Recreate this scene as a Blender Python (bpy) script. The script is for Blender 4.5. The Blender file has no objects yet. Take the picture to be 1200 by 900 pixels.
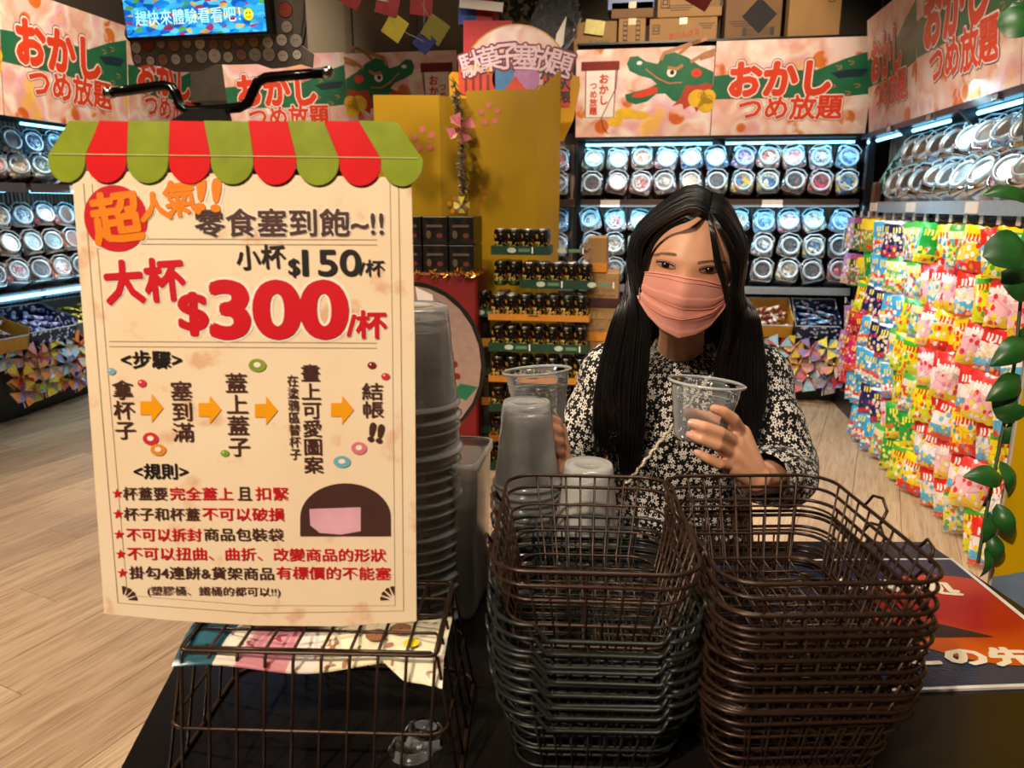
import bpy, bmesh, math, random
from mathutils import Vector, Matrix, Euler
random.seed(7)
SC = bpy.context.scene
COL = SC.collection
PI = math.pi
# ---------------------------------------------------------------- camera
CAMH, FPX, PITCH, YAW = 1.3, 880.0, math.radians(13.4), math.radians(9.4)
cam_d = bpy.data.cameras.new('camera'); cam = bpy.data.objects.new('camera', cam_d); COL.objects.link(cam)
cam.location = (0, 0, CAMH); cam.rotation_euler = (PI/2-PITCH, 0, YAW)
cam_d.sensor_fit = 'HORIZONTAL'; cam_d.sensor_width = 36; cam_d.lens = FPX/1200*36
cam_d.clip_start = 0.02; cam_d.clip_end = 60
cam_d.dof.use_dof = True; cam_d.dof.focus_distance = 1.15; cam_d.dof.aperture_fstop = 9.0
SC.camera = cam
# ---------------------------------------------------------------- view + world
SC.view_settings.view_transform = 'Standard'; SC.view_settings.look = 'None'
SC.view_settings.exposure = 0.45; SC.view_settings.gamma = 1.0; SC.view_settings.use_curve_mapping = False
SC.cycles.transparent_max_bounces = 24; SC.cycles.max_bounces = 6; SC.cycles.diffuse_bounces = 3; SC.cycles.glossy_bounces = 3
SC.cycles.transmission_bounces = 4; SC.cycles.caustics_reflective = False; SC.cycles.caustics_refractive = False
SC.cycles.sample_clamp_indirect = 4.0
w = bpy.data.worlds.new('world'); SC.world = w; w.use_nodes = True
w.node_tree.nodes['Background'].inputs[0].default_value = (1.0, 0.9, 0.8, 1); w.node_tree.nodes['Background'].inputs[1].default_value = 0.08
# ---------------------------------------------------------------- lamps of the shop, plus two added fill lights
def spot(name, loc, tgt, power, size=60, blend=.5, col=(1, .80, .58), rad=.04):
    d = bpy.data.lights.new(name, 'SPOT'); d.energy = power; d.spot_size = math.radians(size); d.spot_blend = blend
    d.color = col; d.shadow_soft_size = rad
    o = bpy.data.objects.new(name, d); COL.objects.link(o); o.location = loc
    o.rotation_euler = (Vector(tgt)-Vector(loc)).to_track_quat('-Z', 'Y').to_euler(); return o
def area(name, loc, tgt, power, sx, sy, col=(1, 1, 1), spread=180):
    d = bpy.data.lights.new(name, 'AREA'); d.shape = 'RECTANGLE'; d.size = sx; d.size_y = sy; d.energy = power; d.color = col
    d.spread = math.radians(spread)
    o = bpy.data.objects.new(name, d); COL.objects.link(o); o.location = loc
    o.rotation_euler = (Vector(tgt)-Vector(loc)).to_track_quat('-Z', 'Y').to_euler(); return o
WARM = (1, .80, .60); LED = (.45, .80, 1)
KEY = (-.9, -1.35, 2.95)
spot('counter_spotlight', KEY, (0.05, .95, 1.1), 235, 44, .5, WARM, .05)
spot('poster_spotlight', (-.25, -1.2, 2.95), (-.33, .6, 1.15), 42, 26, .6, WARM, .05)
spot('aisle_spotlight_left', (-2.3, .9, 3.1), (-1.5, 1.7, 0), 380, 84, .7, WARM, .06)
spot('aisle_spotlight_back', (-1.5, 3.3, 3.1), (-1.6, 4.3, 0), 130, 90, .8, (1, .84, .68), .06)
spot('rack_spotlight_right', (-.3, 1.9, 3.1), (1.4, 3.2, .5), 150, 66, .6, WARM, .05)
spot('aisle_spotlight_right', (.2, 3.3, 3.1), (.9, 4.3, 0), 150, 80, .8, (1, .84, .66), .06)
spot('banner_spotlight', (.2, 3.5, 3.1), (.35, 5.4, 2.1), 170, 62, .6, (1, .80, .60), .05)
spot('banner_spotlight_left', (-2.2, 3.0, 3.1), (-3.6, 5.0, 2.2), 230, 80, .6, WARM, .05)
spot('display_spotlight', (-.9, 2.0, 3.1), (-.75, 4.0, 1.4), 115, 50, .6, WARM, .05)
area('led_light_back', (.5, 5.23, 1.69), (.5, 5.42, 1.25), 4.2, 1.85, .03, LED)
area('overhead_fill_light', (.25, .9, 3.15), (.25, .9, 0), 18, .6, .6, (1, .88, .74))  # added soft fill over the counter, brightens cups, baskets and hair
area('front_fill_light', (-.2, -1.0, 3.1), (-.1, .9, .9), 6, .8, .5, (1, .88, .74))  # second added fill, from the camera side towards the counter
area('led_light_back_mid', (.5, 5.25, 1.29), (.5, 5.42, .8), 5.5, 1.85, .03, LED)
area('led_light_left', (-3.72, 4.7, 1.82), (-3.95, 4.7, 1.3), 8, .03, 2.6, LED)
area('led_light_left_mid', (-3.72, 4.7, 1.38), (-3.95, 4.7, .8), 8, .03, 2.6, LED)
area('led_light_right', (1.22, 3.7, 1.70), (1.5, 3.7, 1.3), 7, .03, 2.4, LED)

# ---------------------------------------------------------------- pixel -> world helper (real depth planes)
_fw = Vector((-math.sin(YAW)*math.cos(PITCH), math.cos(YAW)*math.cos(PITCH), -math.sin(PITCH)))
_rt = Vector((math.cos(YAW), math.sin(YAW), 0)); _up = _rt.cross(_fw); CPOS = Vector((0, 0, CAMH))
def at(px, py, X=None, Y=None, Z=None, D=None, plane=None):
    r = _fw+_rt*((px-600)/FPX)+_up*((450-py)/FPX)
    if plane is not None: t = (plane[0]-CPOS).dot(plane[1])/r.dot(plane[1])
    elif X is not None: t = X/r.x
    elif Y is not None: t = Y/r.y
    elif Z is not None: t = (Z-CAMH)/r.z
    else: t = D
    return CPOS+r*t
# ---------------------------------------------------------------- materials
def lin(h):
    if not isinstance(h, str): return tuple(h)[:3]+(1,)
    h = h.lstrip('#'); o = []
    for i in (0, 2, 4):
        c = int(h[i:i+2], 16)/255; o.append(c/12.92 if c <= .04045 else ((c+.055)/1.055)**2.4)
    return tuple(o)+(1,)
class NT:
    def __init__(s, name):
        s.m = bpy.data.materials.new(name); s.m.use_nodes = True; s.t = s.m.node_tree
        s.b = s.t.nodes['Principled BSDF']; s.out = s.t.nodes['Material Output']
    def n(s, typ, **kw):
        k = s.t.nodes.new(typ)
        for a, v in kw.items():
            if a.startswith('i_'):
                key = a[2:]; key = int(key) if key.isdigit() else key.replace('_', ' ')
                k.inputs[key].default_value = v
            else: setattr(k, a, v)
        return k
    def l(s, a, b): s.t.links.new(a, b)
    def ramp(s, stops, fac, interp='LINEAR'):
        r = s.n('ShaderNodeValToRGB'); r.color_ramp.interpolation = interp
        e = r.color_ramp.elements
        while len(e) < len(stops): e.new(.5)
        for q, (p_, c) in zip(e, stops): q.position = p_; q.color = lin(c)
        s.l(fac, r.inputs[0]); return r.outputs[0]
    def mix(s, a, b, fac, blend='MIX'):
        k = s.n('ShaderNodeMix', data_type='RGBA', blend_type=blend)
        for sock, v in ((k.inputs[6], a), (k.inputs[7], b), (k.inputs[0], fac)):
            if isinstance(v, (int, float)): sock.default_value = v
            elif isinstance(v, (str, tuple)): sock.default_value = lin(v)
            else: s.l(v, sock)
        return k.outputs[2]
    def math(s, op, a, b=None, c=None):
        k = s.n('ShaderNodeMath', operation=op)
        for i, v in enumerate((a, b, c)):
            if v is None: continue
            if isinstance(v, (int, float)): k.inputs[i].default_value = v
            else: s.l(v, k.inputs[i])
        return k.outputs[0]
    def coord(s, which='Object', scale=(1, 1, 1), rot=(0, 0, 0), loc=(0, 0, 0)):
        t = s.n('ShaderNodeTexCoord'); m = s.n('ShaderNodeMapping')
        m.inputs['Scale'].default_value = scale; m.inputs['Rotation'].default_value = rot; m.inputs['Location'].default_value = loc
        s.l(t.outputs[which], m.inputs[0]); return m.outputs[0]
    def noise(s, vec, scale, detail=3, out=0):
        k = s.n('ShaderNodeTexNoise'); k.inputs['Scale'].default_value = scale; k.inputs['Detail'].default_value = detail
        if vec is not None: s.l(vec, k.inputs[0])
        return k.outputs[out]
    def bump(s, h, strength=.2, dist=.002):
        k = s.n('ShaderNodeBump'); k.inputs['Strength'].default_value = strength; k.inputs['Distance'].default_value = dist
        s.l(h, k.inputs['Height']); s.l(k.outputs[0], s.b.inputs['Normal'])
    def base(s, c):
        if isinstance(c, (str, tuple)): s.b.inputs['Base Color'].default_value = lin(c)
        else: s.l(c, s.b.inputs['Base Color'])
    def set(s, rough=.5, metal=0, spec=.5, coat=0, sheen=0):
        s.b.inputs['Roughness'].default_value = rough; s.b.inputs['Metallic'].default_value = metal
        s.b.inputs['Specular IOR Level'].default_value = spec; s.b.inputs['Coat Weight'].default_value = coat
        s.b.inputs['Coat Roughness'].default_value = .08; s.b.inputs['Sheen Weight'].default_value = sheen
_mc = {}
def M(name, col='#808080', rough=.5, metal=0, var=.12, nscale=30, coat=0, bump=.0, spec=.5):
    if name in _mc: return _mc[name]
    t = NT(name); c = lin(col)
    dk = tuple(max(0, x*(1-var)) for x in c[:3]); lt = tuple(min(1, x*(1+var)) for x in c[:3])
    nz = t.noise(t.coord(), nscale, 3)
    t.base(t.ramp([(.3, dk), (.7, lt)], nz)); t.set(rough, metal, spec, coat)
    if bump: t.bump(nz, bump, .002)
    _mc[name] = t.m; return t.m
def MG(name, col='#ffffff', alpha=.25, rough=.08, edge=.75, tint='#ffffff', milky=.5):
    """thin clear plastic: mostly transparent face-on, glossy and milky at the edge"""
    if name in _mc: return _mc[name]
    t = NT(name); t.base(col); t.set(rough, 0, .6)
    tr = t.n('ShaderNodeBsdfTransparent'); tr.inputs[0].default_value = lin(tint)
    lw = t.n('ShaderNodeLayerWeight'); lw.inputs[0].default_value = .35
    nz = t.noise(t.coord(), 40, 2)
    f = t.math('MULTIPLY_ADD', lw.outputs['Facing'], edge-alpha, alpha)
    f = t.math('MULTIPLY', f, t.math('MULTIPLY_ADD', nz, .3, .85))
    mx = t.n('ShaderNodeMixShader'); t.l(f, mx.inputs[0]); tl_ = t.n('ShaderNodeBsdfTranslucent'); tl_.inputs[0].default_value = lin(col); bt = t.n('ShaderNodeMixShader'); bt.inputs[0].default_value = .2; t.l(t.b.outputs[0], bt.inputs[1]); t.l(tl_.outputs[0], bt.inputs[2])
    t.l(tr.outputs[0], mx.inputs[1]); t.l(bt.outputs[0], mx.inputs[2])
    gl = t.n('ShaderNodeBsdfGlossy'); gl.inputs['Roughness'].default_value = rough
    fr = t.n('ShaderNodeFresnel'); fr.inputs[0].default_value = 1.5
    m2 = t.n('ShaderNodeMixShader'); t.l(fr.outputs[0], m2.inputs[0]); t.l(mx.outputs[0], m2.inputs[1]); t.l(gl.outputs[0], m2.inputs[2])
    t.l(m2.outputs[0], t.out.inputs[0]); _mc[name] = t.m; return t.m
def ME(name, col, strength):
    if name in _mc: return _mc[name]
    t = NT(name); t.base(col); t.b.inputs['Emission Color'].default_value = lin(col); t.b.inputs['Emission Strength'].default_value = strength
    _mc[name] = t.m; return t.m
# ---------------------------------------------------------------- mesh building
class MB:
    def __init__(s): s.v = []; s.f = []; s.uv = {}; s.mi = []
    def add(s, vs, fs, mi=0):
        o = len(s.v); s.v += [Vector(q) for q in vs]; s.f += [tuple(i+o for i in f) for f in fs]; s.mi += [mi]*len(fs); return s
    def box(s, c, d, rot=None, bev=0, mi=0):
        c = Vector(c); x, y, z = d[0]/2, d[1]/2, d[2]/2
        R = rot.to_matrix() if isinstance(rot, Euler) else (rot if rot is not None else Matrix.Identity(3))
        if bev <= 0:
            vs = [c+R@Vector((i*x, j*y, k*z)) for i in (-1, 1) for j in (-1, 1) for k in (-1, 1)]
            return s.add(vs, [(0, 1, 3, 2), (4, 6, 7, 5), (0, 4, 5, 1), (2, 3, 7, 6), (0, 2, 6, 4), (1, 5, 7, 3)], mi)
        b = min(bev, x*.95, y*.95, z*.95); ring = []
        pts = [(x-b, -y), (x, -y+b), (x, y-b), (x-b, y), (-x+b, y), (-x, y-b), (-x, -y+b), (-x+b, -y)]
        def inner(p, q): return (p[0]-math.copysign(q, p[0]), p[1]-math.copysign(q, p[1]))
        lv = [(-z, b), (-z+b, 0), (z-b, 0), (z, b)]
        vs = []
        for zz, q in lv:
            for p_ in pts:
                pp = inner(p_, q*.7) if q else p_
                vs.append(c+R@Vector((pp[0], pp[1], zz)))
        fs = [tuple(range(7, -1, -1)), tuple(range(24, 32))]
        for L in range(3):
            for i in range(8): j = (i+1) % 8; fs.append((L*8+i, L*8+j, L*8+8+j, L*8+8+i))
        return s.add(vs, fs, mi)
    def tube(s, pts, r, n=8, closed=False, caps=True, mi=0):
        pts = [Vector(p) for p in pts]; k = len(pts)
        if k < 2: return s
        rr = r if isinstance(r, (list, tuple)) else [r]*k
        vs = []; prev = None
        for i, p in enumerate(pts):
            if closed: t = pts[(i+1) % k]-pts[i-1]
            else: t = pts[min(i+1, k-1)]-pts[max(i-1, 0)]
            if t.length < 1e-9: t = Vector((0, 0, 1))
            t.normalize()
            if prev is None:
                a = Vector((0, 0, 1)) if abs(t.z) < .9 else Vector((1, 0, 0)); u = t.cross(a).normalized()
            else:
                u = prev-t*prev.dot(t)
                u = u.normalized() if u.length > 1e-6 else t.orthogonal().normalized()
            prev = u; v = t.cross(u)
            for j in range(n):
                a = 2*PI*j/n; vs.append(p+(u*math.cos(a)+v*math.sin(a))*rr[i])
        fs = []; m = k if closed else k-1
        for i in range(m):
            i2 = (i+1) % k
            for j in range(n): j2 = (j+1) % n; fs.append((i*n+j, i*n+j2, i2*n+j2, i2*n+j))
        if not closed and caps: fs += [tuple(range(n-1, -1, -1)), tuple(range((k-1)*n, k*n))]
        return s.add(vs, fs, mi)
    def lathe(s, prof, n=24, M4=None, cap0=False, cap1=False, mi=0):
        vs = []; k = len(prof)
        for r, z in prof:
            for j in range(n): a = 2*PI*j/n; vs.append(Vector((r*math.cos(a), r*math.sin(a), z)))
        if M4 is not None: vs = [M4@v for v in vs]
        fs = [(i*n+j, i*n+(j+1) % n, (i+1)*n+(j+1) % n, (i+1)*n+j) for i in range(k-1) for j in range(n)]
        if cap0: fs.append(tuple(range(n-1, -1, -1)))
        if cap1: fs.append(tuple(range((k-1)*n, k*n)))
        return s.add(vs, fs, mi)
    def rings(s, rings, closed=True, cap0=False, cap1=False, mi=0):
        n = len(rings[0]); vs = [p for r in rings for p in r]; fs = []
        for i in range(len(rings)-1):
            for j in range(n if closed else n-1): fs.append((i*n+j, i*n+(j+1) % n, (i+1)*n+(j+1) % n, (i+1)*n+j))
        if cap0: fs.append(tuple(range(n-1, -1, -1)))
        if cap1: fs.append(tuple(range((len(rings)-1)*n, len(rings)*n)))
        return s.add(vs, fs, mi)
    def prism(s, poly, h0, h1, F=None, mi=0):
        """poly: 2D outline (x,z); extruded along local y from h0 to h1; F: Matrix 4x4"""
        n = len(poly); vs = [Vector((x, h0, z)) for x, z in poly]+[Vector((x, h1, z)) for x, z in poly]
        if F is not None: vs = [F@v for v in vs]
        fs = [tuple(range(n)), tuple(range(2*n-1, n-1, -1))]+[(i, i+n, (i+1) % n+n, (i+1) % n) for i in range(n)]
        return s.add(vs, fs, mi)
    def mesh(s, name, mats, smooth=False, sub=0):
        me = bpy.data.meshes.new(name); me.from_pydata([tuple(v) for v in s.v], [], s.f)
        mats = mats if isinstance(mats, (list, tuple)) else [mats]
        for m in mats: me.materials.append(m)
        if len(mats) > 1: me.polygons.foreach_set('material_index', s.mi)
        if smooth: me.polygons.foreach_set('use_smooth', [True]*len(me.polygons))
        me.update(); return me
    def build(s, name, mats, parent=None, smooth=False, world=False, loc=None, rot=None, kind=None):
        if world and parent is not None:
            iv = PM[parent.name].inverted(); s.v = [iv@v for v in s.v]
        me = s.mesh(name, mats, smooth); return link(name, me, parent, loc, rot, kind)
PM = {}
def link(name, me, parent=None, loc=None, rot=None, kind=None):
    o = bpy.data.objects.new(name, me); COL.objects.link(o)
    if loc is not None: o.location = loc
    if rot is not None: o.rotation_euler = rot
    if parent is not None: o.parent = parent
    if kind: o['kind'] = kind
    PM[o.name] = (PM[parent.name] if parent is not None and parent.name in PM else Matrix.Identity(4)) @ Matrix.LocRotScale(Vector(loc or (0, 0, 0)), Euler(rot or (0, 0, 0)), None)
    return o
def thing(name, label, cat, loc=(0, 0, 0), rot=(0, 0, 0), group=None):
    o = link(name, None, None, loc, rot); o['label'] = label; o['category'] = cat
    if group: o['group'] = group
    return o
def tag(o, label, cat, group=None):
    o['label'] = label; o['category'] = cat
    if group: o['group'] = group
    return o
def dup(root, loc, rot=(0, 0, 0), label=None, group=None, mats=None, scale=None):
    """mats: {child name stem: material} put on the copied parts"""
    def cp(o, par):
        c = o.copy(); COL.objects.link(c); c.parent = par
        if mats:
            st = o.name.split('.')[0]
            if st in mats and c.type == 'MESH':
                c.material_slots[0].link = 'OBJECT'; c.material_slots[0].material = mats[st]
        for ch in list(o.children): cp(ch, c)
        return c
    r = cp(root, None); r.location = loc; r.rotation_euler = rot
    if scale: r.scale = scale
    if label: r['label'] = label
    if group: r['group'] = group
    return r
ORD = ['first', 'second', 'third', 'fourth', 'fifth', 'sixth', 'seventh', 'eighth', 'ninth', 'tenth', 'eleventh', 'twelfth', 'thirteenth', 'fourteenth', 'fifteenth', 'sixteenth', 'seventeenth', 'eighteenth', 'nineteenth', 'twentieth']
def rrect(w, h, r, n=5, cx=0, cy=0):
    pts = []
    for sx, sy, a0 in ((1, 1, 0), (-1, 1, 90), (-1, -1, 180), (1, -1, 270)):
        for i in range(n+1):
            a = math.radians(a0+90*i/n); pts.append((cx+sx*(w/2-r)+r*math.cos(a), cy+sy*(h/2-r)+r*math.sin(a)))
    return pts
# ---------------------------------------------------------------- lettering
_tc = {}
def glyphs(txt, bold=0., copies=10, vertical=False, line=1.0):
    key = (txt, round(bold, 4), copies, vertical)
    if key in _tc: return _tc[key]
    cu = bpy.data.curves.new('lettering', 'FONT'); cu.body = '\n'.join(txt) if vertical else txt
    cu.size = 1.0; cu.resolution_u = 5 if txt.isascii() else 2; cu.align_x = 'CENTER'; cu.align_y = 'CENTER'; cu.space_line = line
    o = bpy.data.objects.new('t', cu); COL.objects.link(o)
    dg = bpy.context.evaluated_depsgraph_get(); dg.update()
    ev = o.evaluated_get(dg); me = ev.to_mesh()
    vs = [v.co.copy() for v in me.vertices]; fs = [tuple(p.vertices) for p in me.polygons]
    ev.to_mesh_clear(); bpy.data.objects.remove(o); bpy.data.curves.remove(cu)
    V = []; Fc = []
    offs = [(0, 0)]+([(bold*math.cos(2*PI*i/copies), bold*math.sin(2*PI*i/copies)) for i in range(copies)] if bold else [])
    for i, (dx, dy) in enumerate(offs):
        b = len(V); V += [(v.x+dx, v.y+dy, i*2e-4) for v in vs]; Fc += [tuple(q+b for q in f) for f in fs]
    if vs:
        x0 = min(v.x for v in vs); x1 = max(v.x for v in vs); y0 = min(v.y for v in vs); y1 = max(v.y for v in vs)
    else: x0 = x1 = y0 = y1 = 0
    _tc[key] = (V, Fc, (x0, x1, y0, y1)); return _tc[key]
class Face:
    """a flat printed face: origin O, right U, up V, outward normal N (unit, world)"""
    def __init__(s, O, U, V, parent):
        s.O = Vector(O); s.U = Vector(U).normalized(); s.V = Vector(V).normalized(); s.N = s.U.cross(s.V).normalized(); s.p = parent
        s.iv = PM[parent.name].inverted() if parent is not None else Matrix.Identity(4)
    def w(s, a, b, h=0): return s.O+s.U*a+s.V*b+s.N*h
    def loc(s, px, py):
        q = at(px, py, plane=(s.O, s.N))-s.O; return q.dot(s.U), q.dot(s.V)
    def text(s, txt, a, b, width=None, height=None, mat=None, bold=0., h=.0006, rot=0, vertical=False, name='lettering', outline=None, omat=None, shear=0, line=1.0, copies=10):
        V, Fc, (x0, x1, y0, y1) = glyphs(txt, bold, copies, vertical, line)
        sx = width/(x1-x0) if width else None; sy = height/(y1-y0) if height else None
        sx = sx or sy; sy = sy or sx
        cx, cy = (x0+x1)/2, (y0+y1)/2; ca, sa = math.cos(rot), math.sin(rot)
        def put(VV, FF, hh, m, nm):
            mb = MB(); out = []
            for x, y, z in VV:
                X = (x-cx)*sx; Y = (y-cy)*sy; X += shear*Y
                out.append(s.iv@s.w(a+X*ca-Y*sa, b+X*sa+Y*ca, hh+z*min(1, sx)*.2))
            mb.add(out, FF); return mb.build(nm, m, s.p)
        if outline:
            for k, (ob, om) in enumerate(zip(outline, omat)):
                V2, F2, _ = glyphs(txt, ob, 12, vertical, line); put(V2, F2, h*(.35+.3*k), om, name+'_outline')
        return put(V, Fc, h, mat, name)
    def poly(s, pts, h, mat, name='print', th=0):
        mb = MB(); mb.add([s.iv@s.w(x, y, h) for x, y in pts], [tuple(range(len(pts)))]); return mb.build(name, mat, s.p)
    def rect(s, a, b, w_, h_, h, mat, name='print'):
        return s.poly([(a-w_/2, b-h_/2), (a+w_/2, b-h_/2), (a+w_/2, b+h_/2), (a-w_/2, b+h_/2)], h, mat, name)
    def disc(s, a, b, ra, rb, h, mat, name='print', n=24, a0=0, a1=360):
        pts = [(a+ra*math.cos(math.radians(a0+(a1-a0)*i/n)), b+rb*math.sin(math.radians(a0+(a1-a0)*i/n))) for i in range(n+(a1-a0 < 360))]
        return s.poly(pts, h, mat, name)
    def line(s, pts, wd, h, mat, name='line', closed=False):
        mb = MB(); P = [Vector((x, y)) for x, y in pts]; n = len(P); vs = []
        for i in range(n):
            t = (P[(i+1) % n]-P[i-1]) if closed else (P[min(i+1, n-1)]-P[max(i-1, 0)])
            t.normalize(); nn = Vector((-t.y, t.x))*wd/2
            vs += [s.iv@s.w(*(P[i]+nn), h), s.iv@s.w(*(P[i]-nn), h)]
        m = n if closed else n-1
        mb.add(vs, [(2*i, 2*i+1, 2*((i+1) % n)+1, 2*((i+1) % n)) for i in range(m)]); return mb.build(name, mat, s.p)
# ================================================================ the setting
def m_planks():
    t = NT('oak_plank'); c = t.coord('Object', (1, 1, 1)); oi = t.n('ShaderNodeObjectInfo')
    off = t.n('ShaderNodeVectorMath', operation='ADD'); sc = t.n('ShaderNodeVectorMath', operation='SCALE'); sc.inputs['Scale'].default_value = 37
    cb = t.n('ShaderNodeCombineXYZ'); t.l(oi.outputs['Random'], cb.inputs[0]); t.l(oi.outputs['Random'], cb.inputs[1]); t.l(cb.outputs[0], sc.inputs[0])
    t.l(c, off.inputs[0]); t.l(sc.outputs[0], off.inputs[1])
    mp = t.n('ShaderNodeMapping'); mp.inputs['Scale'].default_value = (26, 1.6, 1); t.l(off.outputs[0], mp.inputs[0])
    g = t.noise(mp.outputs[0], 1.5, 6); k = t.n('ShaderNodeMapping'); k.inputs['Scale'].default_value = (110, 3, 1); t.l(off.outputs[0], k.inputs[0])
    g2 = t.noise(k.outputs[0], 2, 3)
    col = t.ramp([(.25, '#a88c6e'), (.42, '#c4a98a'), (.6, '#d0b89a'), (.8, '#dcc8ae')], g)
    col = t.mix(col, t.ramp([(.36, '#9c8264'), (.5, '#ffffff')], g2), .45, 'MULTIPLY')
    col = t.mix(col, t.ramp([(0, '#d8cfc6'), (1, '#fffaf2')], oi.outputs['Random']), .8, 'MULTIPLY')
    t.base(col); t.set(.42, 0, .45); t.bump(g2, .15, .001); return t.m
fl = MB().box((-1.2, 2.6, -.05), (6.4, 8.4, .08)).build('floor', M('floor_under', '#4a3a2c', .8)); fl['kind'] = 'structure'
pm = MB().box((0, 0, -.0045), (.1965, 1.2965, .009), bev=.0012).mesh('plank', m_planks())
ang = math.radians(-16.5); ca, sa = math.cos(ang), math.sin(ang); npl = 0
for i in range(-34, 34):
    for j in range(-9, 10):
        u = i*.198; v = j*1.298+(i*.47 % 1.298)
        x = -1.2+u*ca-v*sa; y = 2.6+u*sa+v*ca
        if -4.3 < x < 1.9 and -.6 < y < 6.4: link('plank', pm, fl, (x, y, 0), (0, 0, ang)); npl += 1
print('planks', npl)
mw = M('wall_paint', '#5a5246', .8, var=.06, nscale=3)
def st(name, c, d, m, rot=None):
    o = MB().box(c, d, rot).build(name, m); o['kind'] = 'structure'; return o
st('wall_left', (-4.42, 2.8, 1.6), (.1, 8.2, 3.2), mw)
st('wall_right', (1.85, 2.8, 1.6), (.1, 8.2, 3.2), mw)
wb = st('wall_back', (-1.3, 6.85, 1.6), (6.4, .1, 3.2), mw)
st('wall_front', (-1.3, -1.9, 1.6), (6.4, .1, 3.2), mw)
st('ceiling', (-1.3, 2.5, 3.25), (6.4, 9, .1), M('ceiling_dark', '#2a2622', .9))
# bulkhead wall with framed panels above the banners, in the middle of the back
bk = st('trim_1', (-1.55, 5.62, 2.65), (1.75, .12, 1.1), M('bulkhead_paint', '#8d8470', .7, var=.05, nscale=4))
for x in (-2.1, -1.62, -1.13): MB().box((x, 5.55, 2.65), (.05, .04, 1.1)).build('trim_post', M('bulkhead_rail', '#79705a', .7), bk)
MB().box((-1.55, 5.55, 2.34), (1.75, .05, .05)).build('trim_rail', M('bulkhead_rail'), bk)
st('trim_2', (-3.0, 5.9, 2.65), (1.25, .1, 1.1), M('bulkhead_dark', '#4a443a', .8))
for x, bend in ((at(345, 5, Y=5.7).x, .05), (at(363, 5, Y=5.7).x, .02)):
    o = MB().tube([(x+bend*math.sin(k*.5), 5.78, 3.1-k*.09) for k in range(9)], .008, 6).build('cable', M('cable_black', '#0c0b0a', .5))
    tag(o, 'thin black cable hanging down the dark wall, '+('left' if bend == .05 else 'right')+' of the two', 'cable')

# ================================================================ racks
def m_slat():
    t = NT('slat_board'); c = t.coord('Object'); sx = t.n('ShaderNodeSeparateXYZ'); t.l(c, sx.inputs[0])
    g = t.noise(t.coord('Object', (30, 30, 1.2)), 2, 4)
    t.base(t.ramp([(.3, '#5b4638'), (.5, '#7d6453'), (.75, '#98806e')], g)); t.set(.6); return t.m
mslat = m_slat(); mblk = M('black_metal', '#0d0d0f', .35, var=.2); mledt = ME('led_tube', '#7fd4ff', 3.2)
mshelf = M('shelf_brown', '#3d2a20', .45); mchan = MG('price_channel', '#c9d4e0', .45, .15, .8)
mcard = M('price_card', '#cfc2b4', .6, var=.1, nscale=120); mwoodpost = M('wood_post', '#6a4128', .5, var=.3, nscale=14)
def slats(P0, U, w_, z0, z1, N, pitch=.035, dep=.012):
    """corrugated panel: rounded ribs along z"""
    P0 = Vector(P0); U = Vector(U); N = Vector(N); n = int(w_/pitch); pts = []
    for i in range(n):
        for a, h in ((0, 0), (.12, 1), (.72, 1), (.84, 0)): pts.append((i*pitch+a*pitch, h*dep))
    pts.append((w_, 0)); mb = MB()
    a = [P0+U*x+N*h+Vector((0, 0, z0)) for x, h in pts]; b = [p+Vector((0, 0, z1-z0)) for p in a]
    m = len(a); mb.add(a+b, [(i, i+1, m+i+1, m+i) for i in range(m-1)]); return mb
# back rack
rk = thing('shelf_rack', 'black metal wall rack of candy jars along the back wall', 'shelf rack', (.45, 5.5, 0))
slats((-1.2, 5.62, 0), (1, 0, 0), 2.62, 0, 1.72, (0, -1, 0)).build('slat_panel', mslat, rk, world=True)
MB().box((.11, 5.64, .9), (2.62, .02, 1.8)).build('back_board', M('board_brown', '#4a382c', .7), rk, world=True)
for x in (-.42, .5, 1.42):
    MB().box((x, 5.56, 1.15), (.045, .05, 2.3)).build('post', mblk, rk, world=True)
for z, n_ in ((1.335, 0), (.76, 1)):
    for x0, x1 in ((-1.15, -.44), (-.4, .48), (.52, 1.4)):
        MB().box(((x0+x1)/2, 5.47, z-.012), (x1-x0, .3, .02)).build('shelf_board', mshelf if n_ == 0 else mchan, rk, world=True)
        MB().box(((x0+x1)/2, 5.305, z-.022), (x1-x0, .012, .05)).build('shelf_front', mshelf if n_ == 0 else mchan, rk, world=True)
    for x in ((-.2, .30, .86) if n_ == 0 else ()):
        MB().box((x, 5.296, z-.024), (.13, .004, .046)).build('price_card', mcard, rk, world=True)
for z in (1.70, 1.30):
    for x0, x1 in ((-.38, .46), (.55, 1.36)):
        MB().tube([(x0, 5.40, z), ((x0+x1)/2, 5.40, z), (x1, 5.40, z)], .009, 8).build('light_tube', mledt, rk, world=True)
        MB().box(((x0+x1)/2, 5.41, z+.014), (x1-x0+.02, .03, .012)).build('light_holder', mblk, rk, world=True)
MB().box((.5, 5.47, 1.735), (1.9, .3, .02)).build('canopy', mblk, rk, world=True)
MB().box((.5, 5.40, .06), (1.9, .3, .14), bev=.01).build('plinth', mblk, rk, world=True)
MB().box((.5, 5.50, .26), (1.85, .02, .3)).build('lower_board', M('dark_board', '#1a1718', .7), rk, world=True)
MB().box((.62, 5.385, .45), (1.65, .27, .02)).build('tray_shelf', mblk, rk, world=True)
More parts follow.
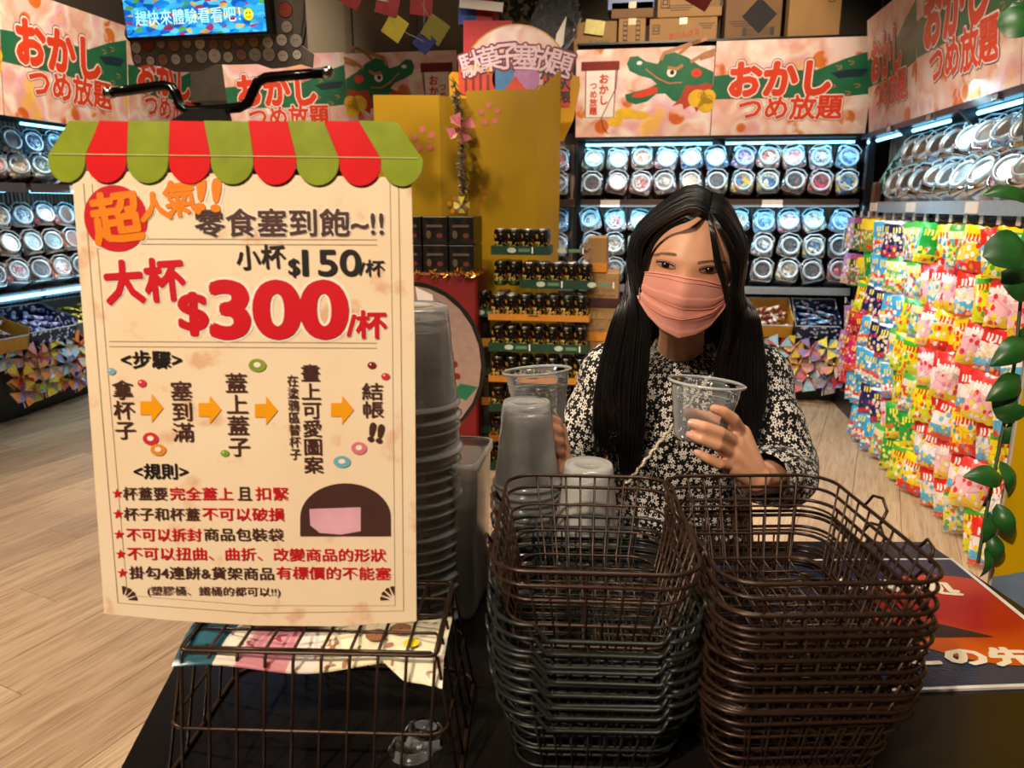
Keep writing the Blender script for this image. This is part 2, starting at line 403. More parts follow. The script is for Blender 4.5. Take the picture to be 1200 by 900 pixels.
# corner post and framed strip beside it
o = thing('corner_post', 'tall black metal post where back and right racks meet', 'post', (1.44, 5.3, 0))
MB().box((0, 0, 1.4), (.045, .06, 2.8), bev=.005).build('pole', mblk, o); MB().box((-.03, -.02, 1.55), (.012, .03, .3)).build('light_strip', mledt if 0 else M('steel_strip', '#9fb8cc', .2, 1), o)
MB().box((.04, -.06, .72), (.05, .05, 1.44), bev=.008).build('wood_batten', mwoodpost, o)
o = thing('framed_strip', 'narrow framed paper strip hanging beside the jars at the corner', 'sign', (1.36, 5.36, 1.0))
MB().box((0, 0, 0), (.045, .01, .34)).build('frame', M('pale_frame', '#9fa698', .5), o)
MB().box((0, -.007, 0), (.032, .006, .31)).build('sheet', M('brown_sheet', '#5a4431', .6, var=.6, nscale=60), o)
# left rack
rl = thing('shelf_rack', 'black metal wall rack of candy jars on the left wall', 'shelf rack', (-4.0, 4.6, 0))
slats((-4.12, 3.0, 0), (0, 1, 0), 3.4, 0, 1.9, (1, 0, 0)).build('slat_panel', mslat, rl, world=True)
MB().box((-4.15, 4.7, .95), (.02, 3.4, 1.9)).build('back_board', M('board_brown'), rl, world=True)
for y in (3.05, 4.3, 5.55): MB().box((-4.08, y, 1.0), (.05, .045, 2.0)).build('post', mblk, rl, world=True)
for z, n_ in ((1.43, 0), (.77, 1)):
    for y0, y1 in ((3.08, 4.28), (4.32, 5.53)):
        MB().box((-3.95, (y0+y1)/2, z-.012), (.3, y1-y0, .02)).build('shelf_board', mshelf if n_ == 0 else mchan, rl, world=True)
        MB().box((-3.785, (y0+y1)/2, z-.025), (.012, y1-y0, .056)).build('shelf_front', mshelf if n_ == 0 else mledt if 0 else mchan, rl, world=True)
for y in (4.72, 3.6): MB().box((-3.776, y, 1.404), (.004, .14, .05)).build('price_card', mcard, rl, world=True)
for z in (1.80, 1.385):
    for y0, y1 in ((3.2, 4.2), (4.4, 5.4)):
        MB().tube([(-3.86, y0, z), (-3.86, (y0+y1)/2, z), (-3.86, y1, z)], .009, 8).build('light_tube', mledt, rl, world=True)
MB().tube([(-3.772, 3.2, .745), (-3.772, 4.4, .745), (-3.772, 5.5, .745)], .011, 8).build('light_tube', mledt, rl, world=True)
MB().box((-3.9, 4.6, 1.84), (.42, 3.2, .02)).build('canopy', mblk, rl, world=True)
MB().box((-3.95, 4.7, .07), (.3, 3.4, .14), bev=.01).build('plinth', mblk, rl, world=True)
MB().box((-3.90, 4.7, .44), (.28, 3.3, .02)).build('tray_shelf', mblk, rl, world=True)
# right rack
rr = thing('shelf_rack', 'wall rack of jars and hanging snack packs on the right wall', 'shelf rack', (1.5, 3.8, 0))
slats((1.56, 5.3, 0), (0, -1, 0), 3.0, 0, 1.75, (-1, 0, 0)).build('slat_panel', mslat, rr, world=True)
MB().box((1.59, 3.8, .9), (.02, 3.0, 1.8)).build('back_board', M('board_brown'), rr, world=True)
for y in (4.42, 3.1): MB().box((1.54, y, 1.0), (.04, .04, 2.0)).build('post', mblk, rr, world=True)
for z in (1.295,):
    MB().box((1.42, 3.4, z), (.24, 2.35, .015)).build('shelf_board', mchan, rr, world=True)
    MB().box((1.30, 3.4, z-.005), (.01, 2.35, .055)).build('shelf_front', mchan, rr, world=True)
for z in (1.235, .70):
    MB().box((1.545, 3.75, z), (.02, 2.7, .03)).build('hook_bar', mblk, rr, world=True)
for y in (4.6, 4.0, 3.3, 2.8):
    MB().box((1.293, y, 1.29), (.004, .12, .045)).build('price_card', mcard, rr, world=True)
MB().box((1.47, 3.90, 1.715), (.22, 2.7, .03)).build('canopy', mblk, rr, world=True)
for y in (2.9, 3.7, 4.5):
    MB().prism([(1.34, 1.70), (1.56, 1.70), (1.56, 1.5), (1.52, 1.52)], y-.012, y+.012).build('bracket', mblk, rr, world=True)
for y0 in (2.6, 3.3, 4.0, 4.6):
    MB().tube([(1.42, y0, 1.685), (1.42, y0+.3, 1.685), (1.42, y0+.52, 1.685)], .010, 8).build('light_tube', mledt, rr, world=True)
    MB().box((1.365, y0+.08, 1.71), (.03, .07, .035), bev=.006).build('clip_lamp', M('steel_strip', '#9fb8cc', .2, 1), rr, world=True)
MB().box((1.45, 3.85, .05), (.22, 2.8, .1)).build('plinth', mblk, rr, world=True)

# ================================================================ banners
def m_wash(name, seed=0):
    t = NT(name); c = t.coord('Object', (1, 1, 1), loc=(seed, seed*.7, seed*.3))
    n1 = t.noise(c, 3.2, 2); n2 = t.noise(t.coord('Object', (1, 1, 1), loc=(seed+5, 2, 1)), 6, 3)
    v = t.n('ShaderNodeTexVoronoi'); v.inputs['Scale'].default_value = 6; t.l(c, v.inputs[0])
    col = t.ramp([(.36, '#f0d9d2'), (.45, '#e9b9a9'), (.52, '#f3e6da'), (.6, '#e7b3c0'), (.68, '#f0c46a')], n1)
    dots = t.ramp([(.30, '#e08a3a'), (.36, '#f4e8e0')], v.outputs['Distance'], 'EASE')
    col = t.mix(col, dots, t.ramp([(.48, '#000000'), (.56, '#ffffff')], n2), 'MULTIPLY')
    t.base(col); t.set(.38, 0, .5); return t.m
MR = M('print_red', '#d8401f', .4, var=.05); MW = M('print_white', '#f2ebe2', .4, var=.03); MDR = M('print_darkred', '#7d1f16', .4)
MGRN = M('print_green', '#1f6b48', .4, var=.15, nscale=12); MNAVY = M('print_navy', '#17323f', .4); MTAN = M('print_tan', '#b07a4d', .4)
MGOLD = M('print_gold', '#e3b428', .4, var=.12, nscale=18); MBK = M('print_black', '#151312', .4); MPINK = M('print_pink', '#e79aa8', .4)
def board(name, label, cat, O, U, V, w_, h_, mat, th=.006, group=None, edge=None):
    """upright printed board; O is the lower left corner of the printed face"""
    O = Vector(O); U = Vector(U).normalized(); V = Vector(V).normalized(); N = U.cross(V)
    t = thing(name, label, cat, O, (0, 0, 0), group)
    R = Matrix((U, -N, V)).transposed()
    MB().box(O+U*w_/2+V*h_/2-N*th/2, (w_, th, h_), R).build('panel', mat, t, world=True)
    return t, Face(O, U, V, t)
def banner_words(F, w_, h_):
    def q(x, y): return ((x-520)/555*w_, (490-y)/350*h_)
    F.poly([q(520, 262), q(700, 248), q(880, 250), q(980, 212), q(1075, 185), q(1075, 338), q(980, 346), q(520, 346)], .0008, MGRN, 'dragon_body')
    F.poly([q(930, 262), q(1000, 250), q(1062, 250), q(1040, 276), q(960, 282)], .0012, MNAVY, 'dragon_scale')
    for x, y in ((1000, 230), (960, 245), (1030, 310), (1000, 335), (945, 310)):
        F.line([q(x-14, y-7), q(x+4, y-6), q(x+8, y), q(x-8, y+6)], .006, .0014, MTAN, 'scale_mark')
    a, b = q(755, 278); F.text('おかし', a, b, 350/555*w_, 116/350*h_, MR, .055, .004, outline=(.115, .092), omat=(MDR, MW))
    a, b = q(800, 381); F.text('つめ放題', a, b, 365/555*w_, 86/350*h_, MR, .032, .005, outline=(.095, .075), omat=(MDR, MW))
def banner_dragon(F, w_, h_, flip=False):
    def q(x, y):
        a = (x-50)/470*w_; return ((w_-a) if flip else a, (490-y)/330*h_)
    P = lambda pts, h, m, nm: F.poly([q(*p) for p in pts], h, m, nm)
    P([(225, 215), (235, 190), (262, 188), (290, 208), (330, 218), (345, 188), (385, 178), (430, 198), (470, 228), (519, 252), (519, 330), (480, 330), (450, 345), (420, 365), (385, 350), (360, 325), (330, 325), (300, 352), (260, 362), (228, 350), (222, 325), (250, 318), (300, 305), (330, 290), (310, 270), (270, 258), (235, 240)], .0010, MGRN, 'dragon_head')
    P([(245, 335), (250, 324), (320, 300), (335, 305), (330, 322), (280, 338)], .0016, MR, 'tongue')
    P([(430, 295), (460, 300), (500, 290), (519, 300), (500, 340), (470, 396), (455, 365), (425, 385), (420, 360), (385, 372), (410, 345)], .0013, M('mane_red', '#b5402a', .4), 'mane')
    for pts in ([(340, 205), (350, 180), (395, 165), (440, 150), (470, 140)], [(400, 185), (440, 150), (490, 135)], [(440, 215), (480, 190), (519, 175)], [(470, 205), (519, 190)]):
        F.line([q(*p) for p in pts], .022, .0018, MTAN, 'horn')
    a, b = q(378, 250); F.disc(a, b, .030, .028, .002, MW, 'eye'); F.disc(a+.004, b, .014, .014, .0026, MBK, 'pupil')
    F.line([q(365, 232), q(395, 238), q(415, 225)], .022, .0028, MTAN, 'brow')
    a, b = q(462, 254); F.disc(a, b, .034, .026, .002, MR, 'cheek')
    F.line([q(290, 235), q(330, 268), q(370, 288), q(415, 286)], .010, .0022, MTAN, 'lip_line')
    a, b = q(268, 213); F.disc(a, b, .018, .012, .002, MW, 'nostril')
    for x, y, r in ((470, 345, .06), (505, 340, .05), (500, 370, .05)):
        a, b = q(x, y); F.disc(a, b, r, r*.9, .0024, MGOLD, 'cloud')
    for x, y in ((478, 335), (508, 345)):
        a, b = q(x, y); F.line([(a+.022*math.cos(k*.7)*(1-k/12), b+.022*math.sin(k*.7)*(1-k/12)) for k in range(11)], .005, .003, MTAN, 'cloud_curl')
    for x, y, rx, ry in ((190, 425, .05, .03), (225, 395, .07, .035), (270, 402, .07, .025)):
        a, b = q(x, y); F.disc(a, b, rx, ry, .0012+x*1e-6, MGOLD, 'cloud')
    P([(68, 203), (200, 203), (200, 236), (68, 236)], .002, MDR, 'scroll_rod'); P([(82, 236), (188, 236), (184, 410), (84, 410)], .0016, MW, 'scroll_paper')
    F.line([q(84, 236), q(84, 408), q(184, 408), q(188, 236)], .006, .0020, MDR, 'scroll_edge')
    F.line([q(194, 215), q(190, 300), q(140, 412), q(150, 450), q(166, 470)], .006, .0018, MDR, 'cord')
    a, b = q(148, 305); F.text('おかし', a, b, None, 110/330*h_, MR, .04, .0035, vertical=True, outline=(.07,), omat=(MDR,))
    a, b = q(112, 340); F.text('つめ放題', a, b, None, 115/330*h_, MR, .03, .0035, vertical=True)
X, Yv, Z = Vector((1, 0, 0)), Vector((0, 1, 0)), Vector((0, 0, 1))
wash = [m_wash('watercolour_print_%s' % 'abcdef'[i], i*3.1) for i in range(6)]
gB = 'printed banners above the racks'
tilt = Vector((0, -.10, 1)).normalized()
t, F = board('banner', 'watercolour banner with a green dragon head and scroll above the back rack', 'banner', (-.45, 5.37, 1.735), X, tilt, .89, .56, wash[0], group=gB); banner_dragon(F, .89, .56)
t, F = board('banner', 'banner with big red lettering right of the dragon above the back rack', 'banner', (.445, 5.37, 1.73), X, tilt, .965, .59, wash[1], group=gB); banner_words(F, .965, .59)
t, F = board('banner', 'banner with a green dragon facing right behind the yellow display', 'banner', (-2.06, 5.37, 1.74), X, tilt, .80, .58, wash[2], group=gB); banner_dragon(F, .80, .58, True)
for bx in (.2, .6): MB().box((-2.06+bx, 5.475, 2.2), (.03, .17, .03)).build('bracket', mblk, t, world=True)
t, F = board('banner', 'banner with big red lettering behind the raised black hanger bar', 'banner', (-3.0, 5.42, 1.74), X, tilt, .93, .60, wash[3], group=gB); banner_words(F, .93, .60)
tl = Vector((.10, 0, 1)).normalized()
zb = 1.80
t, F = board('banner', 'large banner with big red lettering at the far left', 'banner', (-3.6, 4.0, zb), Yv, tl, 1.08, .70, wash[4], group=gB); banner_words(F, 1.08, .70)
t, F = board('banner', 'left-wall banner half hidden behind the television', 'banner', (-3.6, 5.09, zb), Yv, tl, 1.0, .70, wash[5], group=gB); banner_words(F, 1.0, .70)
t, F = board('banner', 'edge of a pale pink banner cut off by the left frame edge', 'banner', (-3.6, 2.9, zb), Yv, tl, 1.09, .70, wash[0], group=gB); banner_dragon(F, 1.09, .70)
tr_ = Vector((-.12, 0, 1)).normalized()
t, F = board('banner', 'small banner with red lettering nearest the corner on the right wall', 'banner', (1.40, 5.24, 1.735), -Yv, tr_, .84, .66, wash[2], group=gB); banner_words(F, .84, .66)
t, F = board('banner', 'long banner with large red lettering at upper right of the right wall', 'banner', (1.40, 4.39, 1.735), -Yv, tr_, 1.10, .72, wash[3], group=gB); banner_words(F, 1.10, .72)
t, F = board('banner', 'plain pink end of the banner row at the far right edge', 'banner', (1.40, 3.28, 1.735), -Yv, tr_, .9, .72, wash[4], group=gB)

# wall sign on the right slats
t, F = board('shop_sign', 'red square sign with a pale green slanted lettering strip on the slats', 'sign', (1.53, 5.0, 1.33), -Yv, Z, .36, .30, M('sign_red', '#b02a2c', .5))
cx, cy = F.loc(1040, 198); cx = .30; cy = .13
ctr = at(1043, 201, X=1.52)-F.O; cx, cy = ctr.dot(F.U), ctr.dot(F.V)
E1 = rrect(.78, .115, .05, 5); rt_ = math.radians(27)
F.poly([(cx+x*math.cos(rt_)-y*math.sin(rt_), cy+x*math.sin(rt_)+y*math.cos(rt_)) for x, y in E1], .004, M('sign_mint', '#c4e0c4', .5), 'strip')
F.text('ドン.キホーテ', cx, cy, .62, .085, MBK, .04, .008, rot=rt_)
gx, gy = .12, .24
for i in range(2):
    for j in range(2): F.rect(gx+i*.09-.045+j*.0, gy+j*.075-.04, .082, .068, .002, M('sign_cream', '#e8e2b8', .5), 'grid_panel')
F.text('日', gx+.045, gy+.035, None, .05, MDR, .02, .004); F.text('曜', gx-.045, gy+.035, None, .05, MDR, .01, .004); F.text('毎', gx-.045, gy-.04, None, .05, MDR, .01, .004); F.text('市', gx+.045, gy-.04, None, .05, MDR, .01, .004)
# small pale blue notice on the left slats
t, F = board('notice', 'pale blue notice with lettering on the left rack slats', 'sign', (at(22, 180, X=-4.08).x, at(22, 180, X=-4.08).y, 1.60), Yv, Z, .30, .17, M('notice_blue', '#9fd4ea', .5))
F.text('榮選', .07, .085, None, .13, MNAVY, .03, .002, vertical=True); F.disc(.2, .085, .05, .06, .002, MNAVY); F.disc(.2, .085, .025, .03, .003, M('sign_cream'))

# ================================================================ jars
mplast = MG('jar_plastic', '#dfe8ee', .10, .06, .6); mlidb = MG('lid_plastic_blue', '#a0d4ee', .8, .35, .95); mlidw = MG('lid_plastic_clear', '#d4dade', .7, .3, .95)
def m_candy(name, cols, scale=26, rough=.3):
    t = NT(name); v = t.n('ShaderNodeTexVoronoi'); v.inputs['Scale'].default_value = scale; t.l(t.coord('Object'), v.inputs[0])
    sp = t.n('ShaderNodeSeparateColor'); t.l(v.outputs['Color'], sp.inputs[0])
    t.base(t.ramp([(i/len(cols), c) for i, c in enumerate(cols)], sp.outputs[0], 'CONSTANT')); t.set(rough, 0, .6); return t.m
CANDY = {
 'green': m_candy('candy_green', ['#1f6b38', '#dfe8df', '#2f8f4c', '#7a4a2c']),
 'cream': m_candy('candy_cream', ['#e8dcc8', '#c9b59a', '#f4efe8', '#a87c58']),
 'pink and white': m_candy('candy_pink', ['#f0c8cc', '#d86a7c', '#f4ecec', '#e09aa4']),
 'dark brown': m_candy('candy_brown', ['#3a2118', '#5c3826', '#241510', '#8a5a3c']),
 'bright blue': m_candy('candy_blue', ['#1f7fd0', '#58b4ec', '#0f4a94', '#cfe8f8']),
 'purple': m_candy('candy_purple', ['#7a4fb0', '#c8b4e4', '#4f2f88', '#e8dcf4']),
 'orange': m_candy('candy_orange', ['#e0702c', '#f4e4d0', '#c23c20', '#f0b048']),
 'crimson': m_candy('candy_crimson', ['#c0203c', '#8a1028', '#e04058', '#a01830']),
 'yellow and blue': m_candy('candy_yellow_blue', ['#e8c83c', '#3c8cc8', '#f4ecd0', '#2c6ca0']),
 'silver': m_candy('candy_silver', ['#8f949a', '#d8dce0', '#4a4d52', '#b8bcc2']),
 'black': m_candy('candy_black', ['#181614', '#33302c', '#0c0b0a', '#6a4a3c']),
 'mixed coloured': m_candy('candy_mixed', ['#e04058', '#f0d040', '#3c9cd8', '#f4ecec', '#4fae58'])}
def candy_lumps(seed, w_=.13, d_=.12, h_=.12, n=70):
    r = random.Random(seed); mb = MB()
    mb.box((0, .02, -.006), (w_*.9, d_*.8, h_*.8), bev=.01)
    for k in range(n):
        a = r.random(); x = (r.random()-.5)*w_*.88; z = (r.random()-.5)*h_*.86
        y = -d_/2+r.random()*.02
        mb.box((x, y, z), (.034, .014, .02), Euler((r.random()*3, r.random()*3, r.random()*3)), bev=.004)
    return mb
# a jar lies on its back: square body, round ringed lid facing the aisle (local -y)
def jar_parts(seed, root):
    mb = MB(); lv = [(-.080, .118, .025), (-.070, .146, .03), (-.055, .152, .03), (.065, .152, .03), (.08, .140, .03)]
    rs = [[Vector((x, yy, z)) for x, z in rrect(w_, w_, r_, 4)] for yy, w_, r_ in lv]
    mb.rings(rs, True, False, True); mb.build('jar_body', mplast, root, smooth=True)
    candy_lumps(seed).build('contents', CANDY['cream'], root)
    R = Matrix.Rotation(PI/2, 4, 'X')
    ld = MB().lathe([(.046, .082), (.048, .094), (.060, .096), (.064, .088), (.064, .078), (.056, .076)], 22, R).build('lid_ring', mlidb, root, smooth=True)
    MB().lathe([(.001, .086), (.047, .086)], 22, R).build('lid_window', MG('lid_window_plastic', '#c8e0ea', .07, .25, .4), ld)
    MB().tube([(-.062, -.086, .03), (-.066, -.092, .05), (-.03, -.094, .078), (.03, -.094, .078), (.066, -.092, .05), (.062, -.086, .03)], .004, 6).build('handle', mlidb, ld)
jars = []
def place_jar(k, loc, rot, label, group, mats):
    # six prototypes with different candy heaps; each is itself the first jar placed
    if len(jars) < 6:
        t = thing('candy_jar', label, 'candy jar', loc, rot, group); jar_parts(len(jars)+3, t); jars.append(t)
        for c in t.children_recursive:
            st_ = c.name.split('.')[0]
            if st_ in mats: c.material_slots[0].link = 'OBJECT'; c.material_slots[0].material = mats[st_]
        return t
    return dup(jars[k % 6], loc, rot, label, group, mats)
rj = random.Random(5)
ck = list(CANDY)
BT = ['green', 'cream', 'orange', 'pink and white', 'bright blue', 'bright blue', 'purple', 'orange', 'pink and white', 'silver', 'bright blue']
B2 = ['dark brown', 'crimson', 'pink and white', 'silver', 'dark brown', 'black', 'mixed coloured', 'yellow and blue', 'dark brown', 'crimson', 'yellow and blue']
B3 = ['silver', 'pink and white', 'cream', 'bright blue', 'purple', 'dark brown', 'cream', 'bright blue', 'pink and white', 'cream', 'bright blue']
B4 = ['dark brown', 'cream', 'black', 'silver', 'orange', 'green', 'mixed coloured', 'silver', 'dark brown', 'yellow and blue', 'black']
B5 = ['black', 'silver', 'dark brown', 'cream', 'black', 'green', 'orange', 'dark brown', 'cream', 'dark brown', 'crimson']
n = 0
for rowi, (z, cols, y, rn, lidm) in enumerate(((1.585, BT, 5.44, 'top row, back rack', mlidb), (1.425, B2, 5.40, 'second row, back rack', mlidw), (1.175, B3, 5.46, 'third row, back rack', mlidb), (1.01, B4, 5.43, 'fourth row, back rack', mlidw), (.85, B5, 5.40, 'fifth row, back rack', mlidw))):
    for i in range(11):
        x = -.33+i*.1655+(.0 if rowi < 2 else .0)
        place_jar(n, (x, y, z), (math.radians(-18+rj.uniform(-5, 5)), rj.uniform(-.25, .25), rj.uniform(-.08, .08)), 'jar of %s candy, %s from the left, %s' % (cols[i], ORD[i], rn), 'candy jars on the back rack', {'contents': CANDY[cols[i]], 'lid_ring': lidm, 'handle': lidm}); n += 1
    if rowi in (0, 1, 2, 3):
        for i in range(2):
            place_jar(n, (-.56-i*.17, y, z), (math.radians(-15), 0, 0), 'jar of %s candy, %s left of the post, %s' % (cols[i+3], ORD[i], rn), 'candy jars on the back rack', {'contents': CANDY[cols[i+3]], 'lid_ring': lidm, 'handle': lidm}); n += 1
LR = (['bright blue', 'silver', 'cream', 'green'], ['green', 'dark brown', 'pink and white', 'cream'], ['crimson', 'pink and white', 'cream', 'bright blue'], ['black', 'orange', 'dark brown', 'black'], ['orange', 'black', 'pink and white', 'dark brown'])
for rowi, (z, x, rn, lidm) in enumerate(((1.675, -3.97, 'top row, left rack', mlidb), (1.52, -3.92, 'second row, left rack', mlidw), (1.215, -3.96, 'third row, left rack', mlidb), (1.04, -3.92, 'fourth row, left rack', mlidw), (.87, -3.88, 'fifth row, left rack', mlidw))):
    for i in range(10):
        y = 3.8+i*.185; c = LR[rowi][i % 4]
        place_jar(n, (x, y, z), (math.radians(-20+rj.uniform(-5, 5)), rj.uniform(-.25, .25), PI/2-.25+rj.uniform(-.1, .1)), 'jar of %s candy, %s from the near end, %s' % (c, ORD[i], rn), 'candy jars on the left rack', {'contents': CANDY[c], 'lid_ring': lidm, 'handle': lidm}); n += 1
RRc = ['silver', 'cream', 'bright blue', 'orange', 'silver', 'pink and white', 'bright blue', 'mixed coloured', 'cream', 'orange', 'purple']
for rowi, (z, x, rn) in enumerate(((1.545, 1.46, 'upper row, right rack'), (1.385, 1.40, 'lower row, right rack'))):
    for i in range(10):
        y = 4.42-i*.175; c = RRc[(i+rowi*3) % 11]
        place_jar(n, (x, y, z), (math.radians(-34+rj.uniform(-9, 9)), rj.uniform(-.3, .3), -PI/2+.55+rj.uniform(-.15, .15)), 'tilted jar of %s candy, %s from the corner, %s' % (c, ORD[i], rn), 'candy jars on the right rack', {'contents': CANDY[c], 'lid_ring': mlidb, 'handle': mlidb}); n += 1
print('jars', n)

# ================================================================ loose sweets in trays
def tray(label, c, w_, d_, h_, rz, inner):
    t = thing('tray', label, 'tray', c, (0, 0, rz), 'open trays of wrapped sweets')
    mo = M('tray_edge', '#b8c8d4', .3); mi_ = inner
    MB().box((0, 0, .006), (w_-.02, d_-.02, .01)).build('base', mi_, t)
    for sx in (-1, 1): MB().box((sx*(w_/2-.006), 0, h_/2+.012), (.008, d_, h_), Euler((0, sx*.05, 0))).build('side', mi_, t)
    MB().box((0, d_/2-.006, h_*.62), (w_, .008, h_*1.25)).build('back', mi_, t); MB().box((0, -d_/2+.004, h_*.35+.004), (w_, .008, h_*.7)).build('front', mi_, t)
    MB().tube([(x, -d_/2+.003 if y < 0 else d_/2-.003, z) for x, y, z in ((-w_/2, -1, h_*.72), (w_/2, -1, h_*.72), (w_/2, 1, h_*1.26), (-w_/2, 1, h_*1.26))], .005, 6, closed=True).build('rim', mo, t)
    return t
stick = MB().tube([(0, -.055, 0), (0, -.048, 0), (0, .048, 0), (0, .055, 0)], [.009, .013, .013, .007], 8)
sm = stick.mesh('wrapper', M('wrap_red', '#b03038', .35))
pil = MB(); rs = []
for y, w_, h_ in ((-.045, .03, .002), (-.036, .03, .004), (-.02, .034, .016), (.0, .036, .02), (.02, .034, .016), (.036, .03, .004), (.045, .03, .002)):
    rs.append([Vector((w_/2*math.cos(a), y, h_/2*math.sin(a))) for a in [k*PI/4 for k in range(8)]])
pil.rings(rs, True, True, True); plm = pil.mesh('wrapper', M('wrap_blue', '#7fc4e8', .25))
wrapm = {'red and white': m_candy('wrap_mix_red', ['#b03038', '#e8dcd0', '#8a1c24', '#d8b090'], 40), 'white and blue': m_candy('wrap_mix_blue', ['#d8e8f0', '#6cb4dc', '#e87c8c', '#3c88b8'], 45), 'lilac': m_candy('wrap_mix_lilac', ['#8f86c8', '#c8d4f0', '#5c4a98', '#d8b8d8'], 40), 'yellow and brown': m_candy('wrap_mix_yellow', ['#e8c820', '#f0dc50', '#5c3a1c', '#c8a010'], 35)}
def sweets(tr, me, kind, name, nn, w_, d_, where, seed):
    r = random.Random(seed); T = Matrix.LocRotScale(tr.location, tr.rotation_euler, None)
    for k in range(nn):
        u = (k % 4+.5)/4-.5; v = ((k//4)+.5)/math.ceil(nn/4)-.5
        p = T@Vector((u*(w_-.09)+r.uniform(-.01, .01), v*(d_-.12)+r.uniform(-.02, .02), .034+.028*(k % 3)+.05*(v+.5)))
        o = link(name, me, None, p, (r.uniform(-.35, .35), r.uniform(-.3, .3), r.uniform(-1.4, 1.4)+tr.rotation_euler.z))
        o.material_slots[0].link = 'OBJECT'; o.material_slots[0].material = wrapm[kind]
        tag(o, '%s sweet %s, %s across, %s back' % (kind, where, ORD[k % 4], ORD[k//4]), 'sweet', 'loose sweets %s' % where)
mo_ = M('tray_ochre', '#c08a2c', .5); mn_ = m_candy('tray_navy_dots', ['#14203c', '#14203c', '#14203c', '#14203c', '#14203c', '#c8d0e8'], 60)
t = tray('ochre lined tray of red and white wrapped candy sticks under the back jars', (.90, 5.36, .475), .28, .26, .13, 0, mo_); t.rotation_euler.x = .38; sweets(t, sm, 'red and white', 'candy_stick', 16, .28, .26, 'in the ochre tray', 1)
t = tray('dark dotted tray of pale blue wrapped sweets under the back jars', (1.20, 5.36, .475), .28, .26, .13, 0, mn_); t.rotation_euler.x = .38; sweets(t, plm, 'white and blue', 'wrapped_sweet', 24, .28, .26, 'in the dark dotted tray at the back', 2)
t = tray('ochre lined tray of wrapped sweets behind the girl under the back jars', (.60, 5.36, .475), .28, .26, .13, 0, mo_); t.rotation_euler.x = .38; sweets(t, plm, 'yellow and brown', 'wrapped_sweet', 16, .28, .26, 'in the ochre tray behind the girl', 3)
yl = at(45, 400, X=-3.85).y
t = tray('navy dotted tray of lilac wrapped candy sticks on the left rack', (-3.86, yl-.02, .47), .36, .3, .13, PI/2-.1, mn_); t.rotation_euler.x = .25; sweets(t, sm, 'lilac', 'candy_stick', 24, .36, .30, 'in the navy dotted tray', 4)
t = tray('grey tray heaped with yellow wrapped sweets on the left rack', (-3.86, yl+.40, .47), .38, .3, .13, PI/2-.1, M('tray_grey', '#5c5a58', .5)); t.rotation_euler.x = .25; sweets(t, plm, 'yellow and brown', 'wrapped_sweet', 28, .38, .30, 'in the grey tray on the left rack', 5)
t = tray('ochre lined tray of red and white candy at the left frame edge', (-3.86, yl-.42, .47), .36, .3, .13, PI/2-.1, mo_); t.rotation_euler.x = .25; sweets(t, sm, 'red and white', 'candy_stick', 16, .36, .30, 'in the tray at the left frame edge', 6)

# ================================================================ paper pinwheels
def pin_mesh(fold):
    mb = MB(); R = .075
    for k in range(4):
        M3 = Matrix.Rotation(k*PI/2, 3, 'Z')
        c = Vector((0, 0, 0)); A = Vector((R, 0, 0)); B = Vector((R*.72, R*.72, .004)); Cc = Vector((R*.30, R*.62, .022*fold)); tip = Vector((.004, .004, .026))
        mb.add([M3@c, M3@A, M3@B, M3@Cc, M3@tip], [(0, 1, 2), (0, 2, 3), (0, 3, 4)])
        mb.mi[-2:] = [1, 1]
    return mb
PC = {'pink': '#d87880', 'yellow': '#dcc43c', 'white': '#d8d4cc', 'lilac': '#8f7fa8', 'pale blue': '#8fb8c8', 'lime': '#a8c048', 'red': '#c0383c', 'patterned grey': '#a09890', 'orange': '#d88038', 'salmon': '#d89488'}
pmat = {k: M('paper_'+k.replace(' ', '_'), v, .6, var=.5 if 'patt' in k else .2, nscale=70) for k, v in PC.items()}
pmesh = {}
hubm = MB().lathe([(.001, .006), (.005, .005), (.007, 0)], 10).mesh('hub', M('pin_gold', '#d8b450', .3, 1))
stm = MB().tube([(0, 0, -.012), (0, -.04, -.013), (0, -.075, -.015)], .003, 6).mesh('stick', M('pin_stick', '#e8e0d0', .5))
def pinwheel(loc, rot, a, b, label, group, sc=1.):
    key = (a, b)
    if key not in pmesh: pmesh[key] = pin_mesh(1).mesh('blades', [pmat[a], pmat[b]])
    t = thing('paper_pinwheel', label, 'pinwheel', loc, rot, group); t.scale = (sc*(1.28 if group else 1),)*3
    link('blades', pmesh[key], t); link('hub', hubm, t, (0, 0, .026)); link('stick', stm, t); return t
rp = random.Random(11); pk = list(PC)
for r_ in range(3):
    for i in range(9):
        a = rp.choice(pk); b = rp.choice(pk)
        pinwheel((.48+i*.112+rp.uniform(-.02, .02)+(r_ % 2)*.05, 5.20-rp.uniform(0, .05)-r_*.02, .37-r_*.095+rp.uniform(-.015, .015)), (PI/2-.35+rp.uniform(-.3, .3), rp.uniform(-.4, .4), rp.uniform(-.4, .4)), a, b,
                 '%s and %s pinwheel, %s from the left, %s row, back rack' % (a, b, ORD[i], ('top', 'middle', 'bottom')[r_]), 'paper pinwheels below the back trays', rp.uniform(.85, 1.1))
for r_ in range(3):
    for i in range(10):
        a = rp.choice(pk); b = rp.choice(pk)
        pinwheel((-3.73+rp.uniform(0, .05)+r_*.02, 3.86+i*.115+rp.uniform(-.02, .02)+(r_ % 2)*.05, .39-r_*.10+rp.uniform(-.015, .015)), (PI/2-.25+rp.uniform(-.3, .3), rp.uniform(-.3, .3), PI/2+rp.uniform(-.4, .2)), a, b,
                 '%s and %s pinwheel, %s from the near end, %s row, left rack' % (a, b, ORD[i], ('top', 'middle', 'bottom')[r_]), 'paper pinwheels on the left rack', rp.uniform(.8, 1.05))
